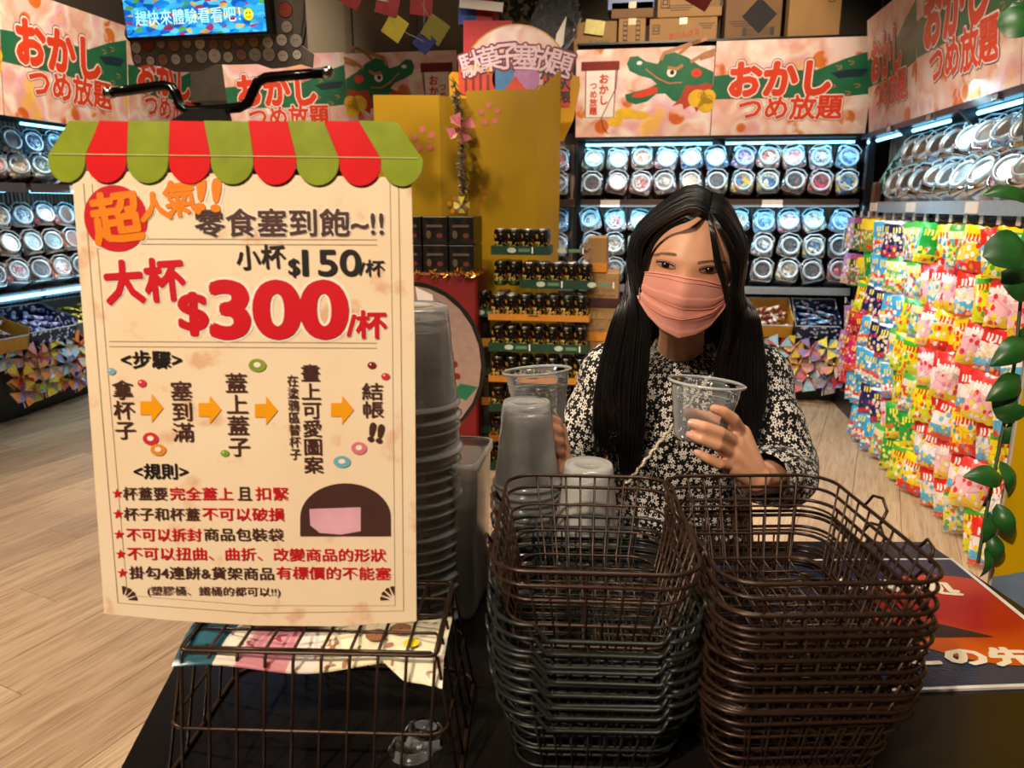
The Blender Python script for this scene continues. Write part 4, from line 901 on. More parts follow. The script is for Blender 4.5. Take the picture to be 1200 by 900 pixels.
# tinsel garland with a pinwheel down the fold
mb = MB(); rt2 = random.Random(21)
def tinsel(mb, pts, n, L, wd, r):
    for k in range(n):
        s = r.random()*(len(pts)-1); i = int(s); p = pts[i].lerp(pts[min(i+1, len(pts)-1)], s-i)
        d = Vector((r.uniform(-1, 1), r.uniform(-1, .3), r.uniform(-1, 1))).normalized()*L*r.uniform(.6, 1.1); q = d.orthogonal().normalized()*wd
        mb.add([p-q*.5, p+q*.5, p+d+q*.4, p+d-q*.4], [(0, 1, 2, 3)])
gp = [at(x, y, Y=3.95) for x, y in ((533, 95), (537, 130), (543, 150), (541, 185), (543, 215), (542, 248))]
tinsel(mb, gp, 420, .035, .006, rt2); gr = thing('tinsel_garland', 'silver tinsel garland hanging down the fold of the yellow display', 'garland', gp[0])
mb.tube(gp, .003, 5); s_ = mb.build('tinsel', M('tinsel_silver', '#a09a8c', .25, .8, var=.5, nscale=60), gr, world=True); s_['kind'] = 'stuff'
pinwheel(tuple(at(540, 150, Y=3.88)), (PI/2, 0, .1), 'pink', 'salmon', 'pink paper pinwheel on the silver tinsel garland', None, 1.0)
pinwheel(tuple(at(541, 240, Y=3.88)), (PI/2, .4, .1), 'yellow', 'patterned grey', 'small yellow pinwheel at the lower end of the tinsel', None, .6)

# ================================================================ stack of canned drinks in trays
def m_can():
    t = NT('can_print'); s = t.n('ShaderNodeSeparateXYZ'); t.l(t.n('ShaderNodeTexCoord').outputs['Object'], s.inputs[0])
    nz = t.noise(t.coord('Object', (60, 60, 45)), 1, 2); z = s.outputs[2]; ax = t.math('ABSOLUTE', s.outputs[0])
    low_ = t.math('MULTIPLY', t.math('LESS_THAN', t.math('ABSOLUTE', t.math('SUBTRACT', z, .040)), .018), t.math('GREATER_THAN', nz, .5))
    mid = t.math('MULTIPLY', t.math('LESS_THAN', t.math('ABSOLUTE', t.math('SUBTRACT', z, .084)), .012), t.math('GREATER_THAN', nz, .55))
    col = t.mix('#14110d', '#b08a3a', mid); col = t.mix(col, '#d8c060', low_)
    n3 = t.noise(t.coord('Object', (80, 80, 50), loc=(3, 1, 2)), 1, 1)
    col = t.mix(col, '#c8402c', t.math('MULTIPLY', t.math('GREATER_THAN', n3, .66), t.math('LESS_THAN', z, .07))); col = t.mix(col, '#2c5a34', t.math('LESS_THAN', z, .02))
    t.base(col); t.set(.25, .3, .5); return t.m
mcan = m_can(); mlid = M('can_lid', '#b8b4ac', .25, 1)
canb = MB().lathe([(.024, 0), (.0325, .007), (.0325, .104), (.027, .114)], 14, cap0=True).mesh('body', mcan, smooth=True)
canl = MB().lathe([(.0275, .1135), (.028, .117), (.025, .116), (.001, .114)], 14).mesh('lid', mlid, smooth=True)
cx0 = -.69; CT = thing('drink_tray', 'x', 'tray')
bpy.data.objects.remove(CT)
mto = M('tray_orange', '#c07c20', .6, var=.08, nscale=10); mtg = M('tray_green', '#123c28', .5)
ncan = 0
def can_tray(z, k, nx, ny, x0, y0, mt, pos, tray_on=True):
    global ncan
    w_ = nx*.067+.012; d_ = ny*.067+.012; h_ = .03 if mt is mto else .042
    if tray_on:
        t = thing('drink_tray', '%s cardboard tray of canned drinks, %s' % ('orange' if mt is mto else 'green', pos), 'tray', (x0, y0, z), (0, 0, 0), 'cardboard trays of the drink stack')
        MB().box((w_/2-.006, d_/2-.006, .002), (w_, d_, .004)).build('base', mt, t)
        for nm, c, d in (('front', (w_/2-.006, -.006, h_/2), (w_, .004, h_)), ('back', (w_/2-.006, d_-.006, h_/2), (w_, .004, h_)), ('side', (-.006, d_/2-.006, h_/2), (.004, d_, h_)), ('side', (w_-.006, d_/2-.006, h_/2), (.004, d_, h_))):
            MB().box(c, d).build(nm, mt, t)
        F = Face((x0-.006, y0-.0085, z), X, Z, t)
        if mt is mtg:
            for u in (.1, .34): F.disc(u, .022, .022, .013, .001, M('tray_white_print', '#b8c4b0', .5), 'print', 10); F.rect(u+.06, .022, .055, .016, .001, M('tray_pale_print', '#5c8468', .5), 'print'); F.rect(u+.1, .022, .007, .03, .001, MW, 'print')
        else: F.rect(w_*.45, h_*.8, .05, .006, .001, mink, 'print')
    for j in range(ny):
        for i in range(nx):
            if j > 0 and i > 0 and (j > 1 or False): continue
            o = thing('drink_can', 'black and gold drink can, %s from left, %s row, tray at %s' % (ORD[i], ORD[j], pos), 'can', (x0+.0335+i*.067, y0+.0335+j*.067, z+.004), (0, 0, rt2.uniform(-.25, .25)), 'cans of the drink stack')
            link('body', canb, o); link('lid', canl, o); ncan += 1
lv = [.004+.152*k for k in range(7)]
names = ['bottom level', 'second level', 'third level', 'fourth level', 'fifth level', 'sixth level', 'seventh level']
for k in range(6):
    can_tray(lv[k]+.0, k, 7, 4, cx0, 3.52, mto if k % 2 == 1 else mtg, names[k])
can_tray(lv[6]+.0, 6, 5, 3, cx0+.15, 3.53, mtg, 'top front level'); can_tray(lv[6]+.0, 7, 2, 3, cx0-.0, 3.60, mtg, 'top left level', False)
can_tray(lv[6]+.152, 8, 4, 2, cx0+.0, 3.60, mtg, 'crown at the back', True)
can_tray(lv[5]+.0, 9, 2, 4, cx0-.16, 3.62, mtg, 'left wing', True)
for k in range(5):
    z = lv[5]-.152*(k+1)
    o = thing('drink_tray', '%s tray block left of the can stack, %s down' % ('dark green' if k % 2 else 'orange', ORD[k]), 'tray', (cx0-.09, 3.76, z), (0, 0, 0), 'tray blocks left of the cans')
    MB().box((0, 0, .075), (.13, .25, .145), bev=.004).build('wrapped_cans', M('shrink_dark', '#191712', .2, var=.9, nscale=50), o); MB().box((0, -.001, .02), (.134, .256, .04)).build('tray_edge', mtg if k % 2 else mto, o)
# kraft cases right of the cans
for k in range(7):
    z = .0+.165*k; x0 = -.16 if k < 6 else -.19
    o = thing('drink_case', 'pale kraft case right of the canned drinks, %s from the floor' % ORD[k], 'case', (x0, 3.72, z), (0, 0, 0), 'kraft cases beside the cans')
    MB().box((0, 0, .0825), (.15 if k < 6 else .09, .24, .16), bev=.003).build('case', mkr[k % 2] if k else mkr[2], o)
    MB().box((0, -.002, .022), (.155 if k < 6 else .095, .246, .042)).build('tray_edge', mto if k % 2 == 0 else M('tray_plum', '#3a1c20', .5), o)
    F = Face((x0-.07, 3.598, z), X, Z, o)
    for i in range(3 if k < 6 else 1):
        for j in range(2): F.rect(.025+i*.045, .075+j*.05, .035, .032, .002, M('case_print', '#8f744e', .6), 'case_print')
print('cans', ncan)
# dark boxed goods on a red stand with gold fringe
rsd = thing('red_stand', 'red cloth-sided stand under the dark boxed goods', 'stand', (-1.10, 3.70, 0))
MB().box((0, 0, .49), (.68, .30, .98), bev=.01).build('body', M('stand_red', '#7c1414', .6), rsd)
mb = MB(); tinsel(mb, [Vector((-.34+i*.07, -.155, .975)) for i in range(11)], 160, .035, .008, rt2); s_ = mb.build('gold_fringe', M('fringe_gold', '#c89a3c', .25, .9, var=.4, nscale=50), rsd); s_['kind'] = 'stuff'
for j in range(2):
    for i in range(5):
        o = thing('boxed_goods', 'dark printed box, %s from the left in the %s row on the red stand' % (ORD[i], ('lower', 'upper')[j]), 'box', (-1.36+i*.13, 3.68, .982+j*.135), (0, 0, 0), 'dark boxes on the red stand')
        MB().box((0, 0, .065), (.122, .2, .128), bev=.002).build('carton', M('dark_goods', '#1c1814', .35, var=.8, nscale=28), o)
        F = Face((o.location.x-.061, 3.5795, o.location.z), X, Z, o); F.rect(.06, .085, .08, .012, .001, M('goods_print', '#5c4a38', .5), 'print'); F.disc(.03, .045, .013, .02, .001, M('goods_print'), 'print', 8); F.disc(.085, .04, .016, .012, .001, M('goods_red', '#6a2c24', .5), 'print', 8)
# oval board with a cherry sprig
ob = thing('oval_board', 'pale oval cut-out board with black rim and red berries', 'board', (-.80, 2.9, 0)); C0 = at(484, 425, Y=2.9)
ov = [(C0.x+.30*math.cos(a), C0.z+.33*math.sin(a)) for a in [k*PI/18 for k in range(36)]]; mb = MB(); mb.prism(ov, 2.9, 2.91); mb.build('rim', MBK, ob, world=True)
Fo = Face((C0.x, 2.898, C0.z), X, Z, ob); Fo.disc(0, 0, .285, .315, .001, M('oval_beige', '#9c8278', .5), 'face'); Fo.poly([(.02, .31), (.09, .28), (.11, .10), (.05, .12)], .0016, MW, 'pale_patch')
for du, dv in ((.175, .0), (.165, -.04), (.185, -.05)): Fo.disc(du, dv, .014, .014, .002, MDR, 'berry', 10)
Fo.poly([(.15, -.12), (.2, -.08), (.27, -.09), (.22, -.15)], .0018, MGRN, 'leaf_print'); Fo.line([(.17, .05), (.17, -.12)], .005, .0015, MDR, 'sprig')
MB().box((C0.x, 2.93, .36), (.04, .02, .72)).build('stand_leg', mblk, ob, world=True); MB().box((C0.x, 2.95, .01), (.3, .2, .02)).build('stand_foot', mblk, ob, world=True)
# plain dark cabinet at the left corner of the back wall
cb = thing('dark_cabinet', 'tall dark green-grey cabinet between the left banners', 'cabinet', (-3.25, 5.95, 0)); MB().box((0, 0, 1.05), (.42, .3, 2.1), bev=.01).build('body', M('cabinet_dark', '#2a2a20', .5), cb); MB().box((0, -.155, 1.1), (.36, .012, 1.9)).build('door', M('cabinet_door', '#34342a', .4), cb); MB().tube([(.14, -.17, 1.0), (.14, -.185, 1.05), (.14, -.17, 1.15)], .006, 6).build('handle', mblk, cb)
# ================================================================ counter
ZC = .80
def m_counter():
    t = NT('counter_black'); nz = t.noise(t.coord('Object'), 5, 3); t.base(t.ramp([(.3, '#0b0a09'), (.7, '#191613')], nz)); t.set(.22, 0, .5); return t.m
ct = thing('counter', 'black glossy counter in front of the girl', 'counter', (.1, .65, 0))
cp = [(-.586, .986), (.45, 1.148), (.735, .14), (-.30, .02)]
def slab(poly, z0, z1, mt, nm, par):
    n = len(poly); mb = MB(); mb.add([Vector((x, y, z)) for z in (z0, z1) for x, y in poly], [tuple(range(n-1, -1, -1)), tuple(range(n, 2*n))]+[(i, (i+1) % n, (i+1) % n+n, i+n) for i in range(n)])
    return mb.build(nm, mt, par, world=True)
cp = list(reversed(cp))
slab(cp, ZC-.035, ZC, m_counter(), 'top', ct)
cc_ = Vector((.075, .57)); inner = [tuple(cc_+(Vector(p)-cc_)*.93) for p in cp]
slab(inner, .0, ZC-.036, M('counter_body', '#141110', .5), 'body', ct)
pa, pb = Vector((.45, 1.148)), Vector((.735, .14)); 
MB().tube([(pa.x, pa.y, ZC-.006), ((pa.x+pb.x)/2, (pa.y+pb.y)/2, ZC-.006), (pb.x, pb.y, ZC-.006)], .005, 6).build('edge_trim', M('trim_white', '#d8d4cc', .4), ct, world=True)
# printed sheet lying on the counter
sh = thing('counter_print', 'dark blue printed board with an orange disc lying on the counter', 'sign', (.35, .9, ZC))
Ux = Vector((.155, .024, 0)).normalized(); Fc = Face((.2, .8, ZC+.0035), Ux, Z.cross(Ux), sh)
Lc = lambda x, y: Fc.loc(x, y)
prt = [Lc(905, 657), Lc(1116, 654), Lc(1240, 753), Lc(1296, 801), Lc(880, 820)]
prt = [(prt[0][0]-.12, prt[0][1]), prt[1], (prt[2]), prt[3], (prt[4][0]-.1, prt[4][1])]
def grow(P, g):
    c = sum((Vector(p) for p in P), Vector((0, 0)))/len(P); return [tuple(Vector(p)+(Vector(p)-c).normalized()*g) for p in P]
mb = MB(); n_ = 5; mb.add([Fc.iv@Fc.w(x, y, h) for h in (-.003, 0) for x, y in prt], [tuple(range(n_)), tuple(range(2*n_-1, n_-1, -1))]+[(i, i+n_, (i+1) % n_+n_, (i+1) % n_) for i in range(n_)]); mb.build('board', M('print_edge_white', '#dcd8d0', .4), sh)
mbl = NT('print_blue'); wv = mbl.n('ShaderNodeTexWave', wave_type='BANDS', bands_direction='Y'); wv.inputs['Scale'].default_value = 60; mbl.l(mbl.coord('Object'), wv.inputs[0])
mbl.base(mbl.mix(mbl.ramp([(.4, '#0c1c34'), (.6, '#142a4c')], wv.outputs['Fac']), mbl.ramp([(.35, '#000000'), (.75, '#4a4a48')], mbl.noise(mbl.coord('Object'), 5)), .35, 'ADD')); mbl.set(.15, 0, .6)
Fc.poly(grow(prt, -.008), .0006, mbl.m, 'blue_ground')
cD = Lc(1120, 722); 
mdisc = NT('print_disc'); mdisc.base(mdisc.ramp([(.42, '#a01410'), (.6, '#c8560f')], mdisc.noise(mdisc.coord('Object'), 5, 1))); mdisc.set(.18)
def clip(P, Q):
    """keep the part of polygon P inside the convex polygon Q"""
    ar = sum(Q[i][0]*Q[(i+1) % len(Q)][1]-Q[(i+1) % len(Q)][0]*Q[i][1] for i in range(len(Q))); Q = Q if ar > 0 else list(reversed(Q))
    for i in range(len(Q)):
        a, b = Q[i], Q[(i+1) % len(Q)]; ins = lambda p: (b[0]-a[0])*(p[1]-a[1])-(b[1]-a[1])*(p[0]-a[0]); o = []
        for j in range(len(P)):
            p, q_ = P[j], P[(j+1) % len(P)]; dp, dq = ins(p), ins(q_)
            if dp >= 0: o.append(p)
            if dp*dq < 0: t_ = dp/(dp-dq); o.append((p[0]+(q_[0]-p[0])*t_, p[1]+(q_[1]-p[1])*t_))
        P = o
    return P
Fc.poly(clip([(cD[0]+.02+.125*math.cos(k*PI/24), cD[1]+.105*math.sin(k*PI/24)) for k in range(48)], grow(prt, -.010)), .0012, mdisc.m, 'orange_disc')
mcr = M('print_cream', '#e8dcc0', .3)
q = Lc(1157, 771); Fc.text('この先', q[0]-.022, q[1], .145, .034, mcr, .05, .002, rot=.0)
q = Lc(1045, 690); Fc.text('甘味処', q[0]+.01, q[1]+.005, .15, .035, mcr, .05, .002, rot=-.1)
q = Lc(1110, 742); Fc.poly([(q[0]-.05, q[1]+.006), (q[0], q[1]+.018), (q[0]+.05, q[1]-.01), (q[0]-.04, q[1]-.012)], .0018, M('print_brown', '#2c1810', .3), 'silhouette')
q1, q2 = Lc(1118, 660), Lc(1240, 745)

# ================================================================ the price poster on its stand
hd_ = Vector((-math.sin(YAW), math.cos(YAW), 0)); PT, PB = at(300, 143, plane=(hd_*.645, hd_)), at(300, 727, plane=(hd_*.60, hd_))
Vp = (hd_*.045+Z*(PT.z-PB.z)).normalized()
po = thing('price_poster', 'cream price poster with a red and green awning top and large red $300', 'poster', (-.33, .58, PB.z-.004))
Fp = Face(PT, _rt, Vp, po)
pl = lambda x, y: Fp.loc(x, y)
def parea(pts): return [pl(*p) for p in pts]
body = parea([(84, 200), (482, 208), (486, 400), (488, 728), (400, 734), (300, 733), (200, 727), (122, 719), (105, 480)])
mb = MB(); n_ = len(body); mb.add([Fp.iv@Fp.w(x, y, h) for h in (-.0015, 0) for x, y in body], [tuple(range(n_)), tuple(range(2*n_-1, n_-1, -1))]+[(i, i+n_, (i+1) % n_+n_, (i+1) % n_) for i in range(n_)])
mpap = NT('poster_cream'); c_ = mpap.coord('Object'); n1 = mpap.noise(c_, 32, 4)
mpap.base(mpap.mix(mpap.ramp([(.3, '#f3dfc0'), (.7, '#efd6b2')], mpap.noise(c_, 8)), mpap.ramp([(.60, '#ffffff'), (.70, '#e0a88c')], n1), .55, 'MULTIPLY')); mpap.set(.30, 0, .35)
mb.build('sheet', mpap.m, po)
mln = M('poster_line', '#a08a70', .4); mbr = M('poster_brown', '#4a2a22', .4, var=.05); mrd = M('poster_red', '#cc1422', .35, var=.04); mor2 = M('poster_orange', '#e8820f', .35, var=.04); mwt = M('poster_white', '#f4ead8', .35, var=.02); mdk = M('poster_black', '#17100c', .4)
mar = M('poster_arrow', '#f0a010', .35, var=.03); mgn = M('awning_green', '#86961c', .3, var=.12, nscale=60); mar_ = M('awning_red', '#d81a20', .25, var=.05); msh = M('poster_shadow_print', '#c09a80', .4)
for d_, w_ in ((14, .0007), (24, .0005)):
    Fp.line(parea([(84+d_, 215), (104+d_*1.1, 480), (123+d_*1.1, 719-d_*.9), (300, 731-d_*.9), (487-d_, 724-d_*.6), (484-d_, 400), (481-d_, 215)]), w_, .0004, mln, 'border_line')
for y in (281, 287): Fp.line(parea([(165, y-1), (442, y)]), .0006, .0004, mln, 'rule_line')
for y in (402, 408): Fp.line(parea([(128, y-2), (442, y)]), .0006, .0004, mln, 'rule_line')
# awning: nine scalloped stripes
xt = [83, 118, 152, 200, 240, 292, 338, 380, 421, 465]; xm = [58, 102, 150, 199, 248, 298, 348, 398, 447, 496]
aw = [(mgn, mar_)[k % 2] for k in range(9)]
for k in range(9):
    a, b = xm[k]+.3, xm[k+1]-.3; ym = 182+.6*k; pts = [(xt[k], 142), (xt[k+1], 143), (b, ym)]
    for i in range(13): an = PI*i/12; pts.append(((a+b)/2+(b-a)/2*math.cos(an), ym+6+(26)*math.sin(an)))
    pts.append((a, ym)); P = parea(pts); mb = MB(); n_ = len(P)
    mb.add([Fp.iv@Fp.w(x, y, h+k*2e-5) for h in (-.001, .0022) for x, y in P], [tuple(range(n_)), tuple(range(2*n_-1, n_-1, -1))]+[(i, i+n_, (i+1) % n_+n_, (i+1) % n_) for i in range(n_)]); mb.build('awning_stripe', aw[k], po)
Fp.line(parea([(60, 181), (490, 186)]), .0006, .0032, M('awning_seam', '#c8c080', .4), 'awning_seam')
sc_ = lambda px: px/FPX*.66
def T(s, x, y, wpx=None, hpx=None, mt=mbr, bold=.02, rot=0, ol=None, om=None, vert=False, h=.0012, nm='lettering', line=1.0, cp=8):
    a, b = pl(x, y); Fp.text(s, a, b, sc_(wpx) if wpx else None, sc_(hpx) if hpx else None, mt, bold, h, rot, vert, nm, ol, om, line=line, copies=cp)
a, b = pl(136, 256); Fp.disc(a, b, sc_(35), sc_(36), .0006, mrd, 'red_disc', 40)
T('超', 137, 255, 54, 54, mor2, .035, .12, (.075,), (mwt,)); T('人', 182, 242, 34, 30, mor2, .035, .12, (.08,), (mwt,)); T('氣', 213, 232, 38, 38, mor2, .03, .12, (.07,), (mwt,)); T('!!', 245, 228, 24, 34, mor2, .035, -.1, (.08,), (mwt,))
T('零食塞到飽~!!', 339, 261, 208, 30, mbr, .018, 0, (.055,), (mwt,))
T('小杯', 306, 301, 54, 26, mdk, .02, .05); T('$', 345, 314, 12, 20, mdk, .02); T('150', 389, 308, 64, 28, mdk, .02); T('/杯', 436, 314, 28, 18, mdk, .015)
T('大杯', 170, 329, 88, 46, mrd, .04, .06, (.075,), (mwt,)); T('$', 227, 368, 30, 46, mrd, .035, 0, (.07,), (mwt,)); T('300', 327, 363, 148, 60, mrd, .045, 0, (.075,), (mwt,)); T('/杯', 430, 380, 44, 30, mrd, .035, 0, (.075,), (mwt,))
T('<步驟>', 178, 421, 68, 20, mdk, .02)
for s, x, y, h_, w_ in (('拿杯子', 146, 480, 68, 24), ('塞到滿', 214, 482, 70, 24), ('蓋上蓋子', 279, 486, 96, 24), ('畫上可愛圖案', 366, 491, 126, 22), ('在塗鴉區替杯子', 345, 489, 98, 13), ('結帳', 437, 469, 40, 24)):
    T(s, x, y, w_, h_, mbr, .012, 0, vert=True, cp=6)
T('!!', 441, 507, 14, 20, mbr, .05, -.2)
for x, y in ((178, 478), (246, 480), (312, 481), (401, 480)):
    P = [(-13, -8), (0, -8), (0, -17), (14, 0), (0, 17), (0, 8), (-13, 8)]; Fp.poly(parea([(x+p, y+q_) for p, q_ in P]), .0008, mar, 'arrow')
T('<規則>', 189, 552, 62, 18, mdk, .02)
def row(y, parts, dy):
    x, yy = parts[0]; a, b = pl(x, yy)
    Fp.poly([(a+sc_(6.5 if k % 2 == 0 else 2.6)*math.sin(k*PI/5), b+sc_(6.5 if k % 2 == 0 else 2.6)*math.cos(k*PI/5)) for k in range(10)], .0010, mrd, 'star')
    for s, x0, x1, m_ in parts[1:]: T(s, (x0+x1)/2, yy, x1-x0, 15.5, m_, .014, -.008, cp=6)
row(0, [(138, 578), ('杯蓋要', 145, 196, mbr), ('完全蓋上', 200, 273, mrd), ('且', 279, 295, mbr), ('扣緊', 300, 338, mrd)], 0)
row(0, [(139, 602), ('杯子和杯蓋', 146, 234, mbr), ('不可以破損', 238, 333, mrd)], 0)
row(0, [(140, 626), ('不可以拆封', 149, 236, mrd), ('商品包裝袋', 240, 332, mbr)], 0)
row(0, [(142, 649), ('不可以扭曲、曲折、改變商品的形狀', 150, 452, mrd)], 0)
row(0, [(144, 671), ('掛勾4連餅&貨架商品', 152, 321, mbr), ('有標價的不能塞', 324, 458, mrd)], 0)
T('(塑膠桶、鐵桶的都可以!!)', 251, 693, 156, 13, mbr, .01, -.01, cp=6)
for x, y, rx, ry, c, hole in ((131, 435, 5, 4, '#78a8b8', 0), (167, 449, 5, 4.5, '#d03040', 0), (302, 428, 10, 7.5, '#8aa030', 1), (177, 514, 9, 7.5, '#cc2838', 1), (186, 527, 9, 7, '#e8902c', 1), (264, 531, 5, 4, '#7a9a30', 0), (436, 428, 5, 4, '#7c1824', 0), (452, 441, 5, 4, '#d02838', 0), (421, 525, 9, 7.5, '#e07888', 1), (401, 541, 10, 7, '#70b0c0', 1)):
    a, b = pl(x, y); m_ = M('dot_'+c[1:], c, .4); Fp.disc(a, b, sc_(rx), sc_(ry), .0009, m_, 'sweet_print', 18)
    if hole: Fp.disc(a, b+.0005, sc_(rx*.42), sc_(ry*.42), .0013, mwt, 'sweet_hole', 12)
    else: Fp.disc(a-sc_(1.5), b+sc_(1.2), sc_(1.2), sc_(1), .0013, mwt, 'sweet_glint', 8)
# corner shells
for x, y, s in ((151, 694, 1), (456, 694, -1)):
    for k in range(4):
        an = math.radians(8+k*24); a, b = pl(x-s*7, y+9); L = sc_(17)
        Fp.poly([(a+s*L*.35*math.cos(an), b+L*.35*math.sin(an)), (a+s*L*math.cos(an-.16), b+L*math.sin(an-.16)), (a+s*L*1.05*math.cos(an), b+L*1.05*math.sin(an)), (a+s*L*math.cos(an+.16), b+L*math.sin(an+.16))], .0008, mbr, 'corner_print')
# plain dark dome badge standing where the poster has its drawn figure
def dome(cx, cy, rx, ry, base, n=20): return [(cx+rx*math.cos(PI*i/n), cy-ry*math.sin(PI*i/n)) for i in range(n+1)]+[(cx-rx, cy+base), (cx+rx, cy+base)]
mdm = M('badge_brown', '#4a2f28', .35); Fp.poly(parea(dome(405, 606, 53, 40, 22)), .0008, mdm, 'badge'); Fp.poly(parea([(363, 596), (423, 594), (423, 622), (400, 626), (375, 624), (364, 615)]), .0012, M('badge_pink', '#dfa8b8', .35), 'badge_patch')
# stand: clip bar, pole, base
sd = thing('poster_stand', 'black metal hanger stand holding up the price poster', 'stand', (-.34, .66, .935))
hb = [at(x, y, Y=.63) for x, y in ((128, 109), (150, 106), (192, 100), (201, 102), (206, 110), (211, 124), (220, 130), (250, 129), (280, 126), (291, 120), (296, 108), (302, 96), (312, 91), (345, 88), (384, 85))]
MB().tube(hb, .0042, 10).build('hanger_bar', M('stand_chrome_black', '#120f0e', .18, .6), sd, world=True, smooth=True)
for q in (hb[0], hb[-1]): MB().lathe([(.001, -.005), (.004, -.004), (.0055, 0), (.004, .004), (.001, .005)], 10, Matrix.Translation(q)).build('end_cap', M('steel_cap', '#c8c4bc', .2, 1), sd, world=True, smooth=True)
pc = at(250, 131, Y=.635)
MB().tube([(pc.x, .635, pc.z), (pc.x, .645, 1.2), (pc.x, .655, .94)], .0035, 8).build('pole', M('steel_cap'), sd, world=True)
MB().prism([(pc.x-.038, pc.z-.03), (pc.x-.03, pc.z-.008), (pc.x-.012, pc.z-.0), (pc.x+.02, pc.z-.0), (pc.x+.026, pc.z-.03)], .618, .626).build('clip', mblk, sd, world=True)
bs = MB(); bs.box((-.345, .632, .943), (.155, .085, .012), bev=.005); bs.build('base_plate', mblk, sd, world=True)

# ================================================================ wire baskets
mwb = M('wire_brown', '#3c2a1e', .30, .5, var=.15); mwg = M('wire_brown_shaded', '#2a2c28', .35, .4, var=.15)  # second tone: basket wire with shadow put into its colour
def basket_meshes(W, D, H, mt, step=0, tw=.80, td=.78, rr_=.032):
    """rim loop of W x D at the top, tapering to a floor grid; step lowers the middle of the front rim"""
    rimp = []
    P = rrect(W, D, rr_, 6)
    def rim(z, grow_=0, stp=0):
        o = []
        for x, y in rrect(W+grow_, D+grow_, rr_+grow_/2, 6): o.append(Vector((x, y, z)))
        # insert the front edge (y = -D/2) between the third and fourth corner
        k = 6*2+6+0; out = o[:21]
        yF = -(D+grow_)/2
        if stp:
            for x, z_ in ((-W*.30, 0), (-W*.24, -stp), (-W*.20, -stp), (W*.28, -stp), (W*.31, -stp*.8), (W*.33, 0)): out.append(Vector((x, yF, z+z_)))
        return out+o[21:]
    r1 = MB().tube(rim(0, 0, step), .0020, 7, closed=True)
    r2 = MB().tube(rim(-.013, -.002, step), .0018, 6, closed=True)
    sw = MB()
    def side(x, y): return Vector((x, y, -.001)), Vector((x*tw, y*td, -H))
    nx, ny = 8, 9
    for i in range(nx):
        x = (i/(nx-1)-.5)*(W-2*rr_)
        for s in (-1, 1):
            a, b = side(x, s*D/2)
            if step and s < 0 and -W*.28 < x < W*.30: a = a.lerp(b, step/H)
            sw.tube([a, b, Vector((b.x, b.y*.6, -H)), Vector((b.x, 0, -H))], .0012, 5)
    for j in range(ny):
        y = (j/(ny-1)-.5)*(D-2*rr_)
        for s in (-1, 1):
            a, b = side(s*W/2, y); sw.tube([a, b, Vector((b.x*.6, b.y, -H)), Vector((0, b.y, -H))], .0012, 5)
    hz = MB()
    for f in (.36, .68, .97):
        hz.tube([Vector((x*(1-(1-tw)*f), y*(1-(1-td)*f), -H*f)) for x, y in P], .0014, 5, closed=True)
    hks = []
    for s in (-1, 1):
        hks.append(MB().tube([(s*W/2, .035, -.002), (s*(W/2+.006), .03, .012), (s*(W/2+.009), .018, .014), (s*(W/2+.008), .006, .006), (s*W/2, 0, -.004)], .0016, 6))
        hks.append(MB().tube([(s*W/2, -.06, -.002), (s*(W/2+.006), -.065, .010), (s*(W/2+.004), -.078, .008), (s*W/2, -.082, -.004)], .0016, 6))
    return [(n_, m_.mesh(n_, mt, smooth=True)) for n_, m_ in (('rim', r1), ('lower_rim', r2), ('side_wires', sw), ('cross_wires', hz), *[('handle_loop', h_) for h_ in hks])]
def basket(ms, loc, rot, label, group):
    t = thing('wire_basket', label, 'basket', loc, rot, group)
    for n_, me in ms: link(n_, me, t)
    return t
# right stack
a1, a2, a3, a4 = [at(*q_, Z=1.01) for q_ in ((788, 557), (1010, 560), (1122, 680), (853, 683))]
u_ = (a3-a4); WR = u_.length; azr = math.atan2(u_.y, u_.x); cR = (at(788, 557, Z=1.01)+a3)/2
bmR = basket_meshes(.186, .243, .089, mwb)
zs = [1.01, .980, .962, .940, .920, .904, .892]
c0 = at(855+133, 683, Z=1.01); fw2 = Vector((-math.sin(azr), math.cos(azr), 0)); cc = c0+fw2*.1215
topo = ['topmost', 'second from the top', 'third from the top', 'fourth from the top', 'fifth from the top', 'sixth from the top', 'lowest visible']
for k, z in enumerate(zs):
    basket(bmR, (cc.x+rt2.uniform(-.003, .003)-.001*k, cc.y+rt2.uniform(-.003, .003), z), (0, 0, azr+rt2.uniform(-.02, .02)), 'brown wire basket, %s in the right-hand nested stack' % topo[k], 'nested baskets of the right stack')
# left stack, turned a little; the lower ones have a stepped front rim
bmL = basket_meshes(.176, .225, .085, mwb); bmL2 = basket_meshes(.178, .225, .085, mwg, .014)
b1, b2 = at(573, 668, Z=1.01), at(832, 676, Z=1.01); azl = math.atan2((b2-b1).y, (b2-b1).x); fl_ = Vector((-math.sin(azl), math.cos(azl), 0)); cl_ = (b1+b2)/2+fl_*.1125-Vector((0, 0, 0))
topl = ['topmost and brown', 'second from the top', 'third from the top', 'fourth from the top', 'fifth from the top', 'sixth from the top', 'seventh from the top', 'lowest visible']
for k, z in enumerate((1.01, .962, .948, .932, .922, .912, .900, .888)):
    basket(bmL if k == 0 else bmL2, (cl_.x+rt2.uniform(-.003, .003)+(0 if k else 0), cl_.y+rt2.uniform(-.003, .003), z), (0, 0, azl+(.0 if k == 0 else .03+rt2.uniform(-.02, .02))), 'wire basket, %s in the left-hand nested stack' % topl[k], 'nested baskets of the left stack')
# pedestals under both stacks keep the nested baskets up: the last baskets stand on the counter
for nm, c_, az_, bm_, zz in (('right', cc, azr, bmR, ZC+.118), ('left', cl_, azl, bmL2, ZC+.122)):
    pass
